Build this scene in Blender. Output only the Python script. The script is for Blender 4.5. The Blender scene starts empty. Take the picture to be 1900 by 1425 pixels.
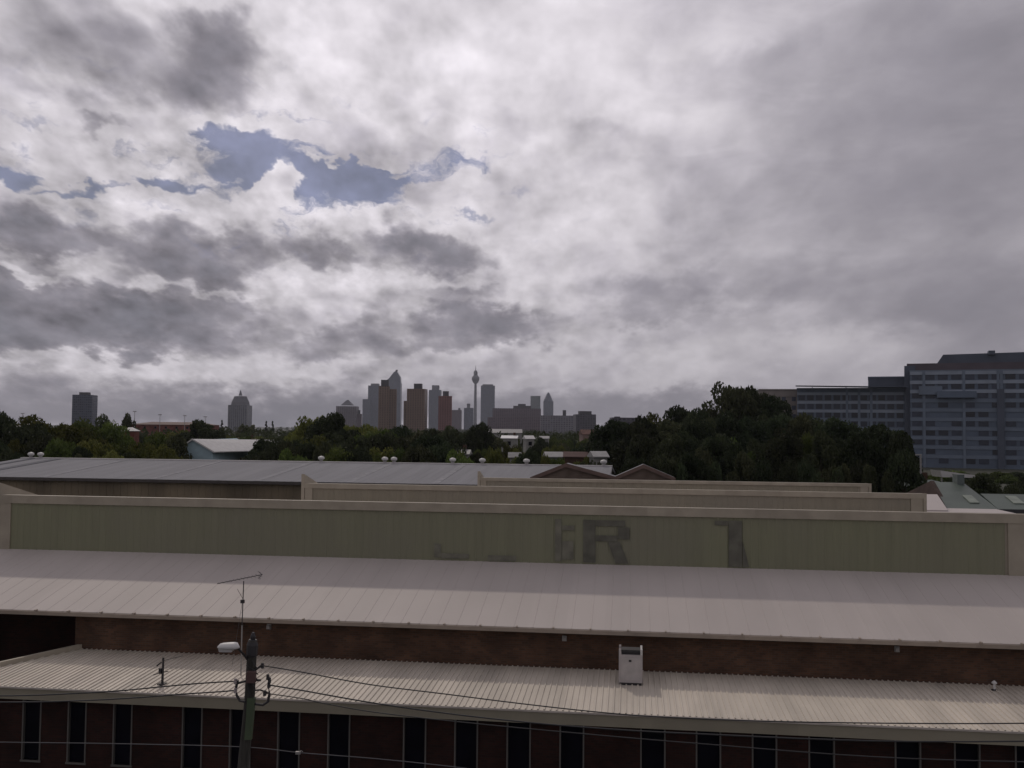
import bpy, math, random
from mathutils import Vector, Matrix
import numpy as np

scene = bpy.context.scene
C = scene.collection
R = math.radians

# ------------------------------------------------------------------ camera
CAMZ = 14.0
F = 1800.0                       # focal length in photo pixels (photo 1900 x 1425)
cam_d = bpy.data.cameras.new('camera')
cam = bpy.data.objects.new('camera', cam_d)
C.objects.link(cam)
cam_d.sensor_width = 36.0
cam_d.lens = 36.0 * F / 1900.0
cam_d.clip_start = 0.2
cam_d.clip_end = 30000
RM = Matrix.Rotation(R(90 + 2.62), 3, 'X') @ Matrix.Rotation(R(0.54), 3, 'Z')
cam.matrix_world = Matrix.Translation((0, 0, CAMZ)) @ RM.to_4x4()
scene.camera = cam

# ------------------------------------------------------------------ view
scene.render.resolution_x = 1024
scene.render.resolution_y = 768
scene.view_settings.view_transform = 'Standard'
scene.view_settings.look = 'None'
scene.view_settings.exposure = 0.0
scene.view_settings.gamma = 1.0

def ray(px, py):
    return RM @ Vector(((px - 950.0) / F, (712.5 - py) / F, -1.0))

def P(px, py, d):
    """world point seen at photo pixel, at distance d along +Y"""
    r = ray(px, py)
    k = d / r.y
    return Vector((r.x * k, d, CAMZ + r.z * k))

TH = R(7.0)
CT, ST = math.cos(TH), math.sin(TH)
def PL(px, py, t):
    """pixel -> (s, z) on the plane at perpendicular distance t in the factory frame"""
    r = ray(px, py)
    rs = r.x * CT - r.y * ST
    rt = r.x * ST + r.y * CT
    k = t / rt
    return rs * k, CAMZ + r.z * k
def S(px, py, t): return PL(px, py, t)[0]
def Z(px, py, t): return PL(px, py, t)[1]

# ------------------------------------------------------------------ sun
SUN_EL, SUN_AZ = 43.0, -21.0      # degrees; azimuth measured from +Y, negative = left
sd = Vector((math.sin(R(SUN_AZ)) * math.cos(R(SUN_EL)), math.cos(R(SUN_AZ)) * math.cos(R(SUN_EL)), math.sin(R(SUN_EL))))
sl = bpy.data.lights.new('sun', 'SUN')
sl.energy = 0.84
sl.angle = R(1.6)
sl.color = (1.0, 0.9, 0.78)
so = bpy.data.objects.new('sun', sl)
C.objects.link(so)
so.rotation_euler = (-sd).to_track_quat('-Z', 'Y').to_euler()

# ------------------------------------------------------------------ world sky
world = bpy.data.worlds.new('World')
scene.world = world
world.use_nodes = True
wt = world.node_tree
wt.nodes.clear()
wn, wl = wt.nodes, wt.links

def W(kind, **kw):
    n = wn.new(kind)
    for k, v in kw.items():
        setattr(n, k, v)
    return n
def wset(sock, v):
    if hasattr(v, 'outputs'):
        v = v.outputs[0]
    if isinstance(v, bpy.types.NodeSocket):
        wl.new(v, sock)
    else:
        sock.default_value = v
def wm(op, a, b=None, c=None, clamp=False):
    n = W('ShaderNodeMath', operation=op, use_clamp=clamp)
    wset(n.inputs[0], a)
    if b is not None: wset(n.inputs[1], b)
    if c is not None: wset(n.inputs[2], c)
    return n.outputs[0]
def wv(op, a, b=None, c=None):
    n = W('ShaderNodeVectorMath', operation=op)
    wset(n.inputs[0], a)
    if b is not None: wset(n.inputs[1], b)
    if c is not None: wset(n.inputs[2], c)
    return n.outputs['Value'] if op in ('DOT_PRODUCT', 'LENGTH') else n.outputs[0]

tc = W('ShaderNodeTexCoord')
dirv = wv('NORMALIZE', tc.outputs['Generated'])
sep = W('ShaderNodeSeparateXYZ'); wl.new(dirv, sep.inputs[0])
az = wm('ARCTAN2', sep.outputs[0], sep.outputs[1])
el = wm('ARCSINE', sep.outputs[2])
ae = W('ShaderNodeCombineXYZ'); wl.new(az, ae.inputs[0]); wl.new(el, ae.inputs[1])
# soft cloud-layer projection for the noise
den = wm('ADD', wm('MAXIMUM', sep.outputs[2], 0.0), 0.42)
q = W('ShaderNodeVectorMath', operation='DIVIDE')
wl.new(dirv, q.inputs[0])
dv = W('ShaderNodeCombineXYZ')
for i in range(3): wl.new(den, dv.inputs[i])
wl.new(dv.outputs[0], q.inputs[1])
qv = wv('MULTIPLY', q.outputs[0], (1.0, 0.6, 1.05))

def noise(vec, scale, detail, rough=0.55, dist=0.0, col=False):
    n = W('ShaderNodeTexNoise')
    n.inputs['Scale'].default_value = scale
    n.inputs['Detail'].default_value = detail
    n.inputs['Roughness'].default_value = rough
    n.inputs['Distortion'].default_value = dist
    wl.new(vec, n.inputs['Vector'])
    return n.outputs['Color'] if col else n.outputs['Fac']

warp1 = wv('SUBTRACT', noise(qv, 6.0, 3, 0.6, col=True), (0.5, 0.5, 0.5))
warp2 = wv('SUBTRACT', noise(qv, 26.0, 3, 0.65, col=True), (0.5, 0.5, 0.5))
aew = wv('MULTIPLY_ADD', warp1, (0.12, 0.075, 0.0), ae.outputs[0])
aew = wv('MULTIPLY_ADD', warp2, (0.050, 0.036, 0.0), aew)

def ang(px, py):
    r = ray(px, py).normalized()
    return math.atan2(r.x, r.y), math.asin(r.z)

def blobsum(vec, blobs, start):
    acc = start
    for (px, py, rx, ry, a) in blobs:
        x, y = ang(px, py)
        sx, sy = F / (rx * 1.55), F / (ry * 1.55)
        v = wv('MULTIPLY_ADD', vec, (sx, sy, 0.0), (-x * sx, -y * sy, 0.0))
        d = wv('DOT_PRODUCT', v, v)
        g = wm('SUBTRACT', 1.0, d, clamp=True)
        g2 = wm('MULTIPLY', g, g)
        acc = wm('MULTIPLY_ADD', g2, a, acc)
    return acc

HOLES = [
 (400,258,56,30,.55),(475,290,90,38,.70),(590,330,95,42,.80),(680,352,100,34,.80),(770,318,90,20,.50),(850,300,50,14,.30),
 (560,378,50,18,.30),(425,330,56,26,.45),(520,214,150,12,.20),(600,262,90,10,-.55),(520,342,44,34,-1.25),(735,320,40,8,-.35),
 (950,352,60,8,.24),(880,395,40,9,.24),(450,222,70,10,-.15),(650,300,120,6,-.25),
 (10,310,44,18,.75),(135,352,80,9,.55),(308,338,44,14,.65),(395,366,40,12,.35),(210,352,50,7,.35),
]
BLOBS = [
 # upper left
 (402,112,84,66,.42),(400,10,120,26,-.10),(150,112,160,45,.17),(40,225,70,60,.08),(330,20,120,30,-.10),(510,60,50,90,-.10),(240,165,120,28,.07),(60,20,160,40,.07),
 (240,265,190,80,-.13),(165,220,30,9,.18),(650,90,240,110,-.12),
 # bright rim below the opening
 (640,400,240,26,-.13),(390,385,80,22,-.10),(80,365,90,22,-.06),
 # dark lumps, middle left
 (60,418,85,42,.44),(190,455,60,30,.20),(365,482,105,52,.46),(562,464,55,40,.36),(795,462,105,30,.44),(765,428,50,30,.26),(660,490,90,14,.10),
 (90,578,200,64,.46),(300,595,130,42,.30),(120,630,200,26,.16),(450,570,80,34,.16),
 (265,525,34,26,-.22),(50,497,60,10,-.20),(490,445,22,34,-.12),(250,545,26,12,-.16),
 (620,645,110,30,.22),(690,600,34,40,.18),(890,605,125,32,.44),(855,548,46,20,.22),(800,640,110,14,.16),(960,620,60,20,.08),
 (280,680,300,22,-.22),(330,532,170,11,-.20),(60,500,110,10,-.14),(130,475,60,12,-.10),(660,520,260,16,-.14),(470,545,60,20,-.12),(250,395,180,24,-.12),(650,560,60,50,-.08),(1010,565,120,22,-.06),(470,655,60,20,-.10),(150,660,120,10,.06),
 (150,762,460,36,.24),(620,760,280,38,.24),(1050,760,240,36,.24),(1350,760,200,24,.12),(800,705,160,12,.04),
 # right-hand sheet
 (1240,545,110,34,.17),(1190,595,70,26,.15),(1480,520,140,34,.09),(1620,400,340,110,.10),(1800,150,300,190,.17),
 (1880,600,230,120,.17),(1450,270,180,60,.05),(1120,235,70,18,.07),(1400,120,130,30,.04),(1700,560,200,60,.05),
 (1010,110,260,170,-.12),(980,20,110,50,-.06),(1030,400,180,90,-.06),(1260,690,120,34,-.10),(1500,645,240,34,-.08),
 (1380,60,140,40,-.05),(1600,250,160,30,-.03),
]
acc = blobsum(aew, BLOBS, 0.455)
# noise amplitude: lumpy on the left, smooth sheet on the right
lump = wm('MAXIMUM', blobsum(ae.outputs[0], [(150,400,1000,620,.85),(500,790,1500,75,-.75)], 0.15), 0.06)
NV = wv('ADD', qv, (3.7, 1.3, 9.1))
n1 = wm('SUBTRACT', noise(NV, 8.0, 6, 0.50), 0.5)
nup = wm('SUBTRACT', noise(wv('ADD', NV, (0.0, 0.0, 0.022)), 8.0, 4, 0.50), 0.5)
vo = W('ShaderNodeTexVoronoi'); vo.feature = 'F1'
vo.inputs['Scale'].default_value = 13.0; vo.inputs['Detail'].default_value = 1.0; vo.inputs['Roughness'].default_value = 0.55

wl.new(wv('MULTIPLY_ADD', warp1, (0.10, 0.10, 0.10), NV), vo.inputs['Vector'])
puff = wm('SUBTRACT', 0.42, vo.outputs['Distance'])
n2 = wm('SUBTRACT', noise(qv, 3.4, 3, 0.55), 0.5)
st = wv('MULTIPLY', ae.outputs[0], (5.0, 13.0, 1.0))
n3 = wm('SUBTRACT', noise(st, 1.6, 5, 0.6, 0.6), 0.5)
nl = wm('MULTIPLY', n1, lump)
acc = wm('MULTIPLY_ADD', nl, 0.50, acc)
acc = wm('MULTIPLY_ADD', wm('MULTIPLY', puff, lump), 0.28, acc)
acc = wm('MULTIPLY_ADD', n2, 0.12, acc)
acc = wm('MULTIPLY_ADD', n3, 0.20, acc)
relief = wm('MULTIPLY', wm('SUBTRACT', n1, nup), lump)

ramp = W('ShaderNodeValToRGB')
cr = ramp.color_ramp
cr.interpolation = 'B_SPLINE'
stops = [(0.20, (.69,.68,.695)), (0.33, (.61,.60,.61)), (0.42, (.48,.47,.49)),
         (0.50, (.375,.367,.388)), (0.60, (.285,.278,.302)), (0.74, (.232,.230,.252)), (1.0, (.165,.17,.19))]
cr.elements[0].position = stops[0][0]; cr.elements[0].color = (*stops[0][1], 1)
cr.elements[1].position = stops[-1][0]; cr.elements[1].color = (*stops[-1][1], 1)
for p_, c_ in stops[1:-1]:
    e = cr.elements.new(p_); e.color = (*c_, 1)
wl.new(acc, ramp.inputs[0])
# cloud brightness falls away from the veiled sun (upper centre); the sky behind the camera is heavier
lit = blobsum(ae.outputs[0], [(1010,60,700,480,.32)], 0.88)
back = wm('MULTIPLY_ADD', sep.outputs[1], 0.10, 0.93, clamp=True)
lit = wm('MULTIPLY', lit, back)
lit = wm('MULTIPLY', lit, wm('MULTIPLY_ADD', relief, 3.2, 1.0))
hole = blobsum(aew, HOLES, -0.05)
hole = wm('MULTIPLY_ADD', nl, -0.45, hole)
hole = wm('MULTIPLY_ADD', wm('MULTIPLY', puff, lump), -0.22, hole)
wisp = wm('SUBTRACT', noise(wv('MULTIPLY', aew, (9.0, 30.0, 1.0)), 2.2, 5, 0.62), 0.5)
hole = wm('MULTIPLY_ADD', n3, -0.25, hole)
hole = wm('MULTIPLY_ADD', wm('MULTIPLY', wisp, blobsum(ae.outputs[0], [(520,310,700,200,1.0)], 0.1)), -1.5, hole)
hm_ = W('ShaderNodeMapRange'); hm_.interpolation_type = 'SMOOTHSTEP'
wl.new(hole, hm_.inputs[0]); hm_.inputs[1].default_value = 0.10; hm_.inputs[2].default_value = 0.60
bl = W('ShaderNodeMixRGB'); wl.new(hm_.outputs[0], bl.inputs[0]); wl.new(ramp.outputs[0], bl.inputs[1]); bl.inputs[2].default_value = (.175, .195, .305, 1)
cloud = wv('SCALE', bl.outputs[0])
cloud.node.inputs['Scale'].default_value = 1.0
wl.new(lit, cloud.node.inputs['Scale'])
tint = wv('MULTIPLY', cloud, (1.045, 1.005, 1.05))
# Nishita sky for the clear opening
nish = W('ShaderNodeTexSky')
nish.sky_type = 'NISHITA'
nish.sun_disc = False
nish.sun_elevation = R(SUN_EL)
nish.sun_rotation = R(SUN_AZ)
nish.altitude = 30
nish.dust_density = 1.5
bg_sky = W('ShaderNodeBackground'); wl.new(nish.outputs[0], bg_sky.inputs[0]); bg_sky.inputs[1].default_value = 0.05
bg_cl = W('ShaderNodeBackground'); wl.new(tint, bg_cl.inputs[0]); bg_cl.inputs[1].default_value = 1.0
cover = W('ShaderNodeMapRange'); cover.interpolation_type = 'SMOOTHSTEP'
wl.new(hole, cover.inputs[0]); cover.inputs[1].default_value = 0.2; cover.inputs[2].default_value = 0.5
cover.inputs[3].default_value = 1.0; cover.inputs[4].default_value = 0.75
mixw = W('ShaderNodeMixShader')
wl.new(cover.outputs[0], mixw.inputs[0]); wl.new(bg_sky.outputs[0], mixw.inputs[1]); wl.new(bg_cl.outputs[0], mixw.inputs[2])
wout = W('ShaderNodeOutputWorld'); wl.new(mixw.outputs[0], wout.inputs[0])
try:
    world.cycles.sampling_method = 'MANUAL'
    world.cycles.sample_map_resolution = 256
except Exception:
    pass

# ------------------------------------------------------------------ materials
MATS = {}
def mat(name, col, rough=0.6, metal=0.0, var=0.12, vscale=1.5, vstretch=(1,1,1), dirt=None, bump=0.0, bscale=20.0, spec=0.5, randv=0.0, sheet=0.0, sheetv=0.05):
    if name in MATS: return MATS[name]
    m = bpy.data.materials.new(name); m.use_nodes = True
    nt = m.node_tree; b = nt.nodes['Principled BSDF']
    b.inputs['Roughness'].default_value = rough
    b.inputs['Metallic'].default_value = metal
    b.inputs['Specular IOR Level'].default_value = spec
    t = nt.nodes.new('ShaderNodeTexCoord')
    mp = nt.nodes.new('ShaderNodeMapping'); mp.inputs['Scale'].default_value = vstretch
    nt.links.new(t.outputs['Object'], mp.inputs[0])
    nz = nt.nodes.new('ShaderNodeTexNoise'); nz.inputs['Scale'].default_value = vscale; nz.inputs['Detail'].default_value = 6
    nt.links.new(mp.outputs[0], nz.inputs['Vector'])
    rp = nt.nodes.new('ShaderNodeValToRGB')
    c0 = tuple(max(0, c * (1 - var * 1.6)) for c in col) if dirt is None else dirt
    c1 = tuple(min(1, c * (1 + var)) for c in col)
    rp.color_ramp.elements[0].position = 0.32; rp.color_ramp.elements[0].color = (*c0, 1)
    rp.color_ramp.elements[1].position = 0.66; rp.color_ramp.elements[1].color = (*c1, 1)
    nt.links.new(nz.outputs['Fac'], rp.inputs[0])
    out = rp.outputs[0]
    if randv:
        oi = nt.nodes.new('ShaderNodeObjectInfo')
        mr = nt.nodes.new('ShaderNodeMapRange'); mr.inputs[3].default_value = 1 - randv; mr.inputs[4].default_value = 1 + randv
        nt.links.new(oi.outputs['Random'], mr.inputs[0])
        sc = nt.nodes.new('ShaderNodeVectorMath'); sc.operation = 'SCALE'
        nt.links.new(out, sc.inputs[0]); nt.links.new(mr.outputs[0], sc.inputs['Scale'])
        out = sc.outputs[0]
    if sheet:
        sx = nt.nodes.new('ShaderNodeSeparateXYZ'); nt.links.new(t.outputs['Object'], sx.inputs[0])
        dvn = nt.nodes.new('ShaderNodeMath'); dvn.operation = 'DIVIDE'; dvn.inputs[1].default_value = sheet; nt.links.new(sx.outputs[0], dvn.inputs[0])
        fl = nt.nodes.new('ShaderNodeMath'); fl.operation = 'FLOOR'; nt.links.new(dvn.outputs[0], fl.inputs[0])
        wn_ = nt.nodes.new('ShaderNodeTexWhiteNoise'); wn_.noise_dimensions = '1D'; nt.links.new(fl.outputs[0], wn_.inputs['W'])
        m2 = nt.nodes.new('ShaderNodeMapRange'); m2.inputs[3].default_value = 1 - sheetv; m2.inputs[4].default_value = 1 + sheetv*.6
        nt.links.new(wn_.outputs['Value'], m2.inputs[0])
        s2 = nt.nodes.new('ShaderNodeVectorMath'); s2.operation = 'SCALE'
        nt.links.new(out, s2.inputs[0]); nt.links.new(m2.outputs[0], s2.inputs['Scale']); out = s2.outputs[0]
    nt.links.new(out, b.inputs['Base Color'])
    if bump:
        nb = nt.nodes.new('ShaderNodeTexNoise'); nb.inputs['Scale'].default_value = bscale; nb.inputs['Detail'].default_value = 4
        nt.links.new(t.outputs['Object'], nb.inputs['Vector'])
        bp = nt.nodes.new('ShaderNodeBump'); bp.inputs['Strength'].default_value = bump; bp.inputs['Distance'].default_value = 0.02
        nt.links.new(nb.outputs['Fac'], bp.inputs['Height']); nt.links.new(bp.outputs[0], b.inputs['Normal'])
    MATS[name] = m
    return m

def brick_mat(name, c1, c2, mortar, scale=1.0):
    if name in MATS: return MATS[name]
    m = bpy.data.materials.new(name); m.use_nodes = True
    nt = m.node_tree; b = nt.nodes['Principled BSDF']; b.inputs['Roughness'].default_value = 0.9
    b.inputs['Specular IOR Level'].default_value = 0.2
    t = nt.nodes.new('ShaderNodeTexCoord')
    sp = nt.nodes.new('ShaderNodeSeparateXYZ'); nt.links.new(t.outputs['Object'], sp.inputs[0])
    ad = nt.nodes.new('ShaderNodeMath'); ad.operation = 'ADD'
    nt.links.new(sp.outputs[0], ad.inputs[0]); nt.links.new(sp.outputs[1], ad.inputs[1])
    cb = nt.nodes.new('ShaderNodeCombineXYZ'); nt.links.new(ad.outputs[0], cb.inputs[0]); nt.links.new(sp.outputs[2], cb.inputs[1])
    br = nt.nodes.new('ShaderNodeTexBrick')
    br.inputs['Scale'].default_value = scale
    br.inputs['Brick Width'].default_value = 0.24; br.inputs['Row Height'].default_value = 0.086; br.inputs['Mortar Size'].default_value = 0.008
    br.inputs['Color1'].default_value = (*c1, 1); br.inputs['Color2'].default_value = (*c2, 1); br.inputs['Mortar'].default_value = (*mortar, 1)
    nt.links.new(cb.outputs[0], br.inputs['Vector'])
    nz = nt.nodes.new('ShaderNodeTexNoise'); nz.inputs['Scale'].default_value = 0.7; nz.inputs['Detail'].default_value = 5
    nt.links.new(t.outputs['Object'], nz.inputs['Vector'])
    mr = nt.nodes.new('ShaderNodeMapRange'); mr.inputs[1].default_value = 0.3; mr.inputs[2].default_value = 0.7
    mr.inputs[3].default_value = 0.6; mr.inputs[4].default_value = 1.3
    nt.links.new(nz.outputs['Fac'], mr.inputs[0])
    sc = nt.nodes.new('ShaderNodeVectorMath'); sc.operation = 'SCALE'
    nt.links.new(br.outputs['Color'], sc.inputs[0]); nt.links.new(mr.outputs[0], sc.inputs['Scale'])
    nt.links.new(sc.outputs[0], b.inputs['Base Color'])
    MATS[name] = m
    return m

def facade_mat(name, wall, glass, fh, bw, fill=0.55, hz=0.62, rough=0.5):
    """far tower skin: rows of windows as surface pattern (object space, metres)"""
    if name in MATS: return MATS[name]
    m = bpy.data.materials.new(name); m.use_nodes = True
    nt = m.node_tree; b = nt.nodes['Principled BSDF']; b.inputs['Roughness'].default_value = rough
    t = nt.nodes.new('ShaderNodeTexCoord')
    sp = nt.nodes.new('ShaderNodeSeparateXYZ'); nt.links.new(t.outputs['Object'], sp.inputs[0])
    def M(op, a, b_=None):
        n = nt.nodes.new('ShaderNodeMath'); n.operation = op
        for i, v in enumerate((a, b_)):
            if v is None: continue
            if isinstance(v, (int, float)): n.inputs[i].default_value = v
            else: nt.links.new(v, n.inputs[i])
        return n.outputs[0]
    u = M('ADD', sp.outputs[0], sp.outputs[1])
    fx = M('FRACT', M('DIVIDE', u, bw)); fz = M('FRACT', M('DIVIDE', sp.outputs[2], fh))
    wx = M('LESS_THAN', fx, hz); wz = M('LESS_THAN', fz, fill)
    w = M('MULTIPLY', wx, wz)
    wn_ = nt.nodes.new('ShaderNodeTexWhiteNoise'); wn_.noise_dimensions = '2D'
    cb = nt.nodes.new('ShaderNodeCombineXYZ')
    nt.links.new(M('FLOOR', M('DIVIDE', u, bw)), cb.inputs[0]); nt.links.new(M('FLOOR', M('DIVIDE', sp.outputs[2], fh)), cb.inputs[1])
    nt.links.new(cb.outputs[0], wn_.inputs['Vector'])
    gm = nt.nodes.new('ShaderNodeMixRGB'); gm.inputs[1].default_value = (*glass, 1); gm.inputs[2].default_value = (*[min(1, g * 2.2 + .01) for g in glass], 1)
    nt.links.new(M('POWER', wn_.outputs['Value'], 3.0), gm.inputs[0])
    nz = nt.nodes.new('ShaderNodeTexNoise'); nz.inputs['Scale'].default_value = 0.03; nz.inputs['Detail'].default_value = 5
    nt.links.new(t.outputs['Object'], nz.inputs['Vector'])
    wr = nt.nodes.new('ShaderNodeMixRGB'); wr.inputs[1].default_value = (*[c * .7 for c in wall], 1); wr.inputs[2].default_value = (*[c * 1.25 for c in wall], 1)
    nt.links.new(nz.outputs['Fac'], wr.inputs[0])
    mx = nt.nodes.new('ShaderNodeMixRGB'); nt.links.new(w, mx.inputs[0]); nt.links.new(wr.outputs[0], mx.inputs[1]); nt.links.new(gm.outputs[0], mx.inputs[2])
    nt.links.new(mx.outputs[0], b.inputs['Base Color'])
    rr = nt.nodes.new('ShaderNodeMapRange'); rr.inputs[3].default_value = 0.7; rr.inputs[4].default_value = 0.18
    nt.links.new(w, rr.inputs[0]); nt.links.new(rr.outputs[0], b.inputs['Roughness'])
    MATS[name] = m
    return m

def leaf_mat(name, dark, light):
    if name in MATS: return MATS[name]
    m = bpy.data.materials.new(name); m.use_nodes = True
    nt = m.node_tree; b = nt.nodes['Principled BSDF']; b.inputs['Roughness'].default_value = 0.65
    b.inputs['Specular IOR Level'].default_value = 0.06
    t = nt.nodes.new('ShaderNodeTexCoord')
    nz = nt.nodes.new('ShaderNodeTexNoise'); nz.inputs['Scale'].default_value = 0.55; nz.inputs['Detail'].default_value = 5; nz.inputs['Roughness'].default_value = .7
    nt.links.new(t.outputs['Object'], nz.inputs['Vector'])
    rp = nt.nodes.new('ShaderNodeValToRGB')
    rp.color_ramp.elements[0].position = 0.33; rp.color_ramp.elements[0].color = (*dark, 1)
    rp.color_ramp.elements[1].position = 0.68; rp.color_ramp.elements[1].color = (*light, 1)
    nt.links.new(nz.outputs['Fac'], rp.inputs[0])
    oi = nt.nodes.new('ShaderNodeObjectInfo')
    mr = nt.nodes.new('ShaderNodeMapRange'); mr.inputs[3].default_value = 0.6; mr.inputs[4].default_value = 1.45
    nt.links.new(oi.outputs['Random'], mr.inputs[0])
    hs = nt.nodes.new('ShaderNodeHueSaturation')
    mh = nt.nodes.new('ShaderNodeMapRange'); mh.inputs[3].default_value = 0.455; mh.inputs[4].default_value = 0.525
    wn2 = nt.nodes.new('ShaderNodeMath'); wn2.operation = 'FRACT'
    w3 = nt.nodes.new('ShaderNodeMath'); w3.operation = 'MULTIPLY'; w3.inputs[1].default_value = 7.31
    nt.links.new(oi.outputs['Random'], w3.inputs[0]); nt.links.new(w3.outputs[0], wn2.inputs[0]); nt.links.new(wn2.outputs[0], mh.inputs[0])
    nt.links.new(mh.outputs[0], hs.inputs['Hue']); nt.links.new(mr.outputs[0], hs.inputs['Value']); nt.links.new(rp.outputs[0], hs.inputs['Color'])
    nt.links.new(hs.outputs[0], b.inputs['Base Color'])
    tr = nt.nodes.new('ShaderNodeBsdfTranslucent'); nt.links.new(hs.outputs[0], tr.inputs[0])
    mx = nt.nodes.new('ShaderNodeMixShader'); mx.inputs[0].default_value = 0.25
    nt.links.new(b.outputs[0], mx.inputs[1]); nt.links.new(tr.outputs[0], mx.inputs[2])
    nt.links.new(mx.outputs[0], nt.nodes['Material Output'].inputs[0])
    MATS[name] = m
    return m

# ------------------------------------------------------------------ mesh builder
class MB:
    def __init__(self): self.v = []; self.f = []
    def quad(self, a, b, c, d):
        n = len(self.v); self.v += [tuple(a), tuple(b), tuple(c), tuple(d)]; self.f.append((n, n+1, n+2, n+3))
    def box(self, x0, x1, y0, y1, z0, z1, taper=1.0):
        n = len(self.v); cx, cy = (x0+x1)/2, (y0+y1)/2
        for z, k in ((z0, 1.0), (z1, taper)):
            for x, y in ((x0, y0), (x1, y0), (x1, y1), (x0, y1)):
                self.v.append((cx + (x-cx)*k, cy + (y-cy)*k, z))
        self.f += [(n+3,n+2,n+1,n), (n+4,n+5,n+6,n+7)] + [(n+i, n+(i+1)%4, n+4+(i+1)%4, n+4+i) for i in range(4)]
        return self
    def hexa(self, b, t):
        """two rings of points (bottom, top) of equal count"""
        n = len(self.v); k = len(b)
        self.v += [tuple(p) for p in b] + [tuple(p) for p in t]
        self.f.append(tuple(range(n+k-1, n-1, -1))); self.f.append(tuple(range(n+k, n+2*k)))
        self.f += [(n+i, n+(i+1)%k, n+k+(i+1)%k, n+k+i) for i in range(k)]
        return self
    def prism(self, pts, y0, y1):
        """polygon in x,z extruded along y"""
        return self.hexa([(x, y0, z) for x, z in pts], [(x, y1, z) for x, z in pts])
    def prism_x(self, pts, x0, x1):
        return self.hexa([(x0, y, z) for y, z in pts], [(x1, y, z) for y, z in pts])
    def prism_z(self, pts, z0, z1, k=1.0, c=(0, 0)):
        return self.hexa([(x, y, z0) for x, y in pts], [(c[0]+(x-c[0])*k, c[1]+(y-c[1])*k, z1) for x, y in pts])
    def tube(self, pts, rad, seg=8, rads=None):
        pts = [Vector(p) for p in pts]; n0 = len(self.v); m = len(pts)
        up = Vector((0, 0, 1))
        for i, p in enumerate(pts):
            d = (pts[min(i+1, m-1)] - pts[max(i-1, 0)]).normalized()
            a = d.cross(up)
            if a.length < 1e-3: a = d.cross(Vector((1, 0, 0)))
            a.normalize(); b = d.cross(a)
            r = rads[i] if rads else rad
            for k in range(seg):
                an = 2*math.pi*k/seg
                self.v.append(tuple(p + a*math.cos(an)*r + b*math.sin(an)*r))
        for i in range(m-1):
            for k in range(seg):
                self.f.append((n0+i*seg+k, n0+i*seg+(k+1)%seg, n0+(i+1)*seg+(k+1)%seg, n0+(i+1)*seg+k))
        self.f.append(tuple(range(n0+seg-1, n0-1, -1))); self.f.append(tuple(range(n0+(m-1)*seg, n0+m*seg)))
        return self
    def lathe(self, prof, seg=16, c=(0, 0, 0)):
        n0 = len(self.v)
        for r, z in prof:
            for k in range(seg):
                an = 2*math.pi*k/seg
                self.v.append((c[0]+r*math.cos(an), c[1]+r*math.sin(an), c[2]+z))
        for i in range(len(prof)-1):
            for k in range(seg):
                self.f.append((n0+i*seg+k, n0+i*seg+(k+1)%seg, n0+(i+1)*seg+(k+1)%seg, n0+(i+1)*seg+k))
        self.f.append(tuple(range(n0+seg-1, n0-1, -1))); self.f.append(tuple(range(n0+(len(prof)-1)*seg, n0+len(prof)*seg)))
        return self
    def ribbed(self, s0, s1, t0, z0, t1, z1, pitch, h, clip=None, rib=0.3):
        """ribbed sheet: ribs run from (t0,z0) to (t1,z1), repeated along s; clip(s)->(ta,tb)"""
        n = int(math.ceil((s1-s0)/pitch))
        slope = (z1-z0)/(t1-t0) if abs(t1-t0) > 1e-6 else None
        prev = None
        for i in range(n+1):
            b = s0 + i*pitch
            for ds, dz in ((0, 0), (pitch*(1-rib), 0), (pitch*(1-rib*.8), h), (pitch*(1-rib*.2), h)):
                s = b+ds
                if s > s1: break
                ta, tb = (t0, t1) if clip is None else clip(s)
                a = (s, ta, z0+slope*(ta-t0)+dz); e = (s, tb, z0+slope*(tb-t0)+dz)
                if prev: self.quad(prev[0], a, e, prev[1])
                prev = (a, e)
        return self
    def wall_ribbed(self, s0, s1, t, z0, z1, pitch, h):
        prev = None; n = int((s1-s0)/pitch)+1
        for i in range(n):
            for ds, dt in ((0, 0), (.70, 0), (.78, -h), (.92, -h)):
                s = s0+(i+ds)*pitch
                if s > s1: break
                a = (s, t+dt, z0); e = (s, t+dt, z1)
                if prev: self.quad(prev[0], a, e, prev[1])
                prev = (a, e)
        return self
    def build(self, name, m, parent=None, off=(0, 0, 0), smooth=False):
        me = bpy.data.meshes.new(name)
        vs = [(x-off[0], y-off[1], z-off[2]) for x, y, z in self.v]
        me.from_pydata(vs, [], self.f); me.update()
        if smooth: me.polygons.foreach_set('use_smooth', [True]*len(me.polygons))
        me.materials.append(m)
        o = bpy.data.objects.new(name, me); C.objects.link(o)
        if parent: o.parent = parent
        return o

def tag(o, label=None, cat=None, group=None, kind=None):
    if label: o['label'] = label
    if cat: o['category'] = cat
    if group: o['group'] = group
    if kind: o['kind'] = kind
    return o
def thing(name, label, cat, loc=(0, 0, 0), rz=0.0, group=None):
    o = bpy.data.objects.new(name, None); C.objects.link(o)
    o.location = loc; o.rotation_euler = (0, 0, rz); o.empty_display_size = 0.5
    return tag(o, label, cat, group)
def copy_tree(o, parent=None):
    c = o.copy(); C.objects.link(c)
    if parent: c.parent = parent
    for ch in o.children: copy_tree(ch, c)
    return c
def fthing(name, label, cat, s, t, z=0.0, group=None):
    """thing in the factory frame; returns (root, offset)"""
    w = (s*CT + t*ST, -s*ST + t*CT, z)
    return thing(name, label, cat, w, -TH, group), (s, t, z)
def FW(s, t, z): return Vector((s*CT + t*ST, -s*ST + t*CT, z))

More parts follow.
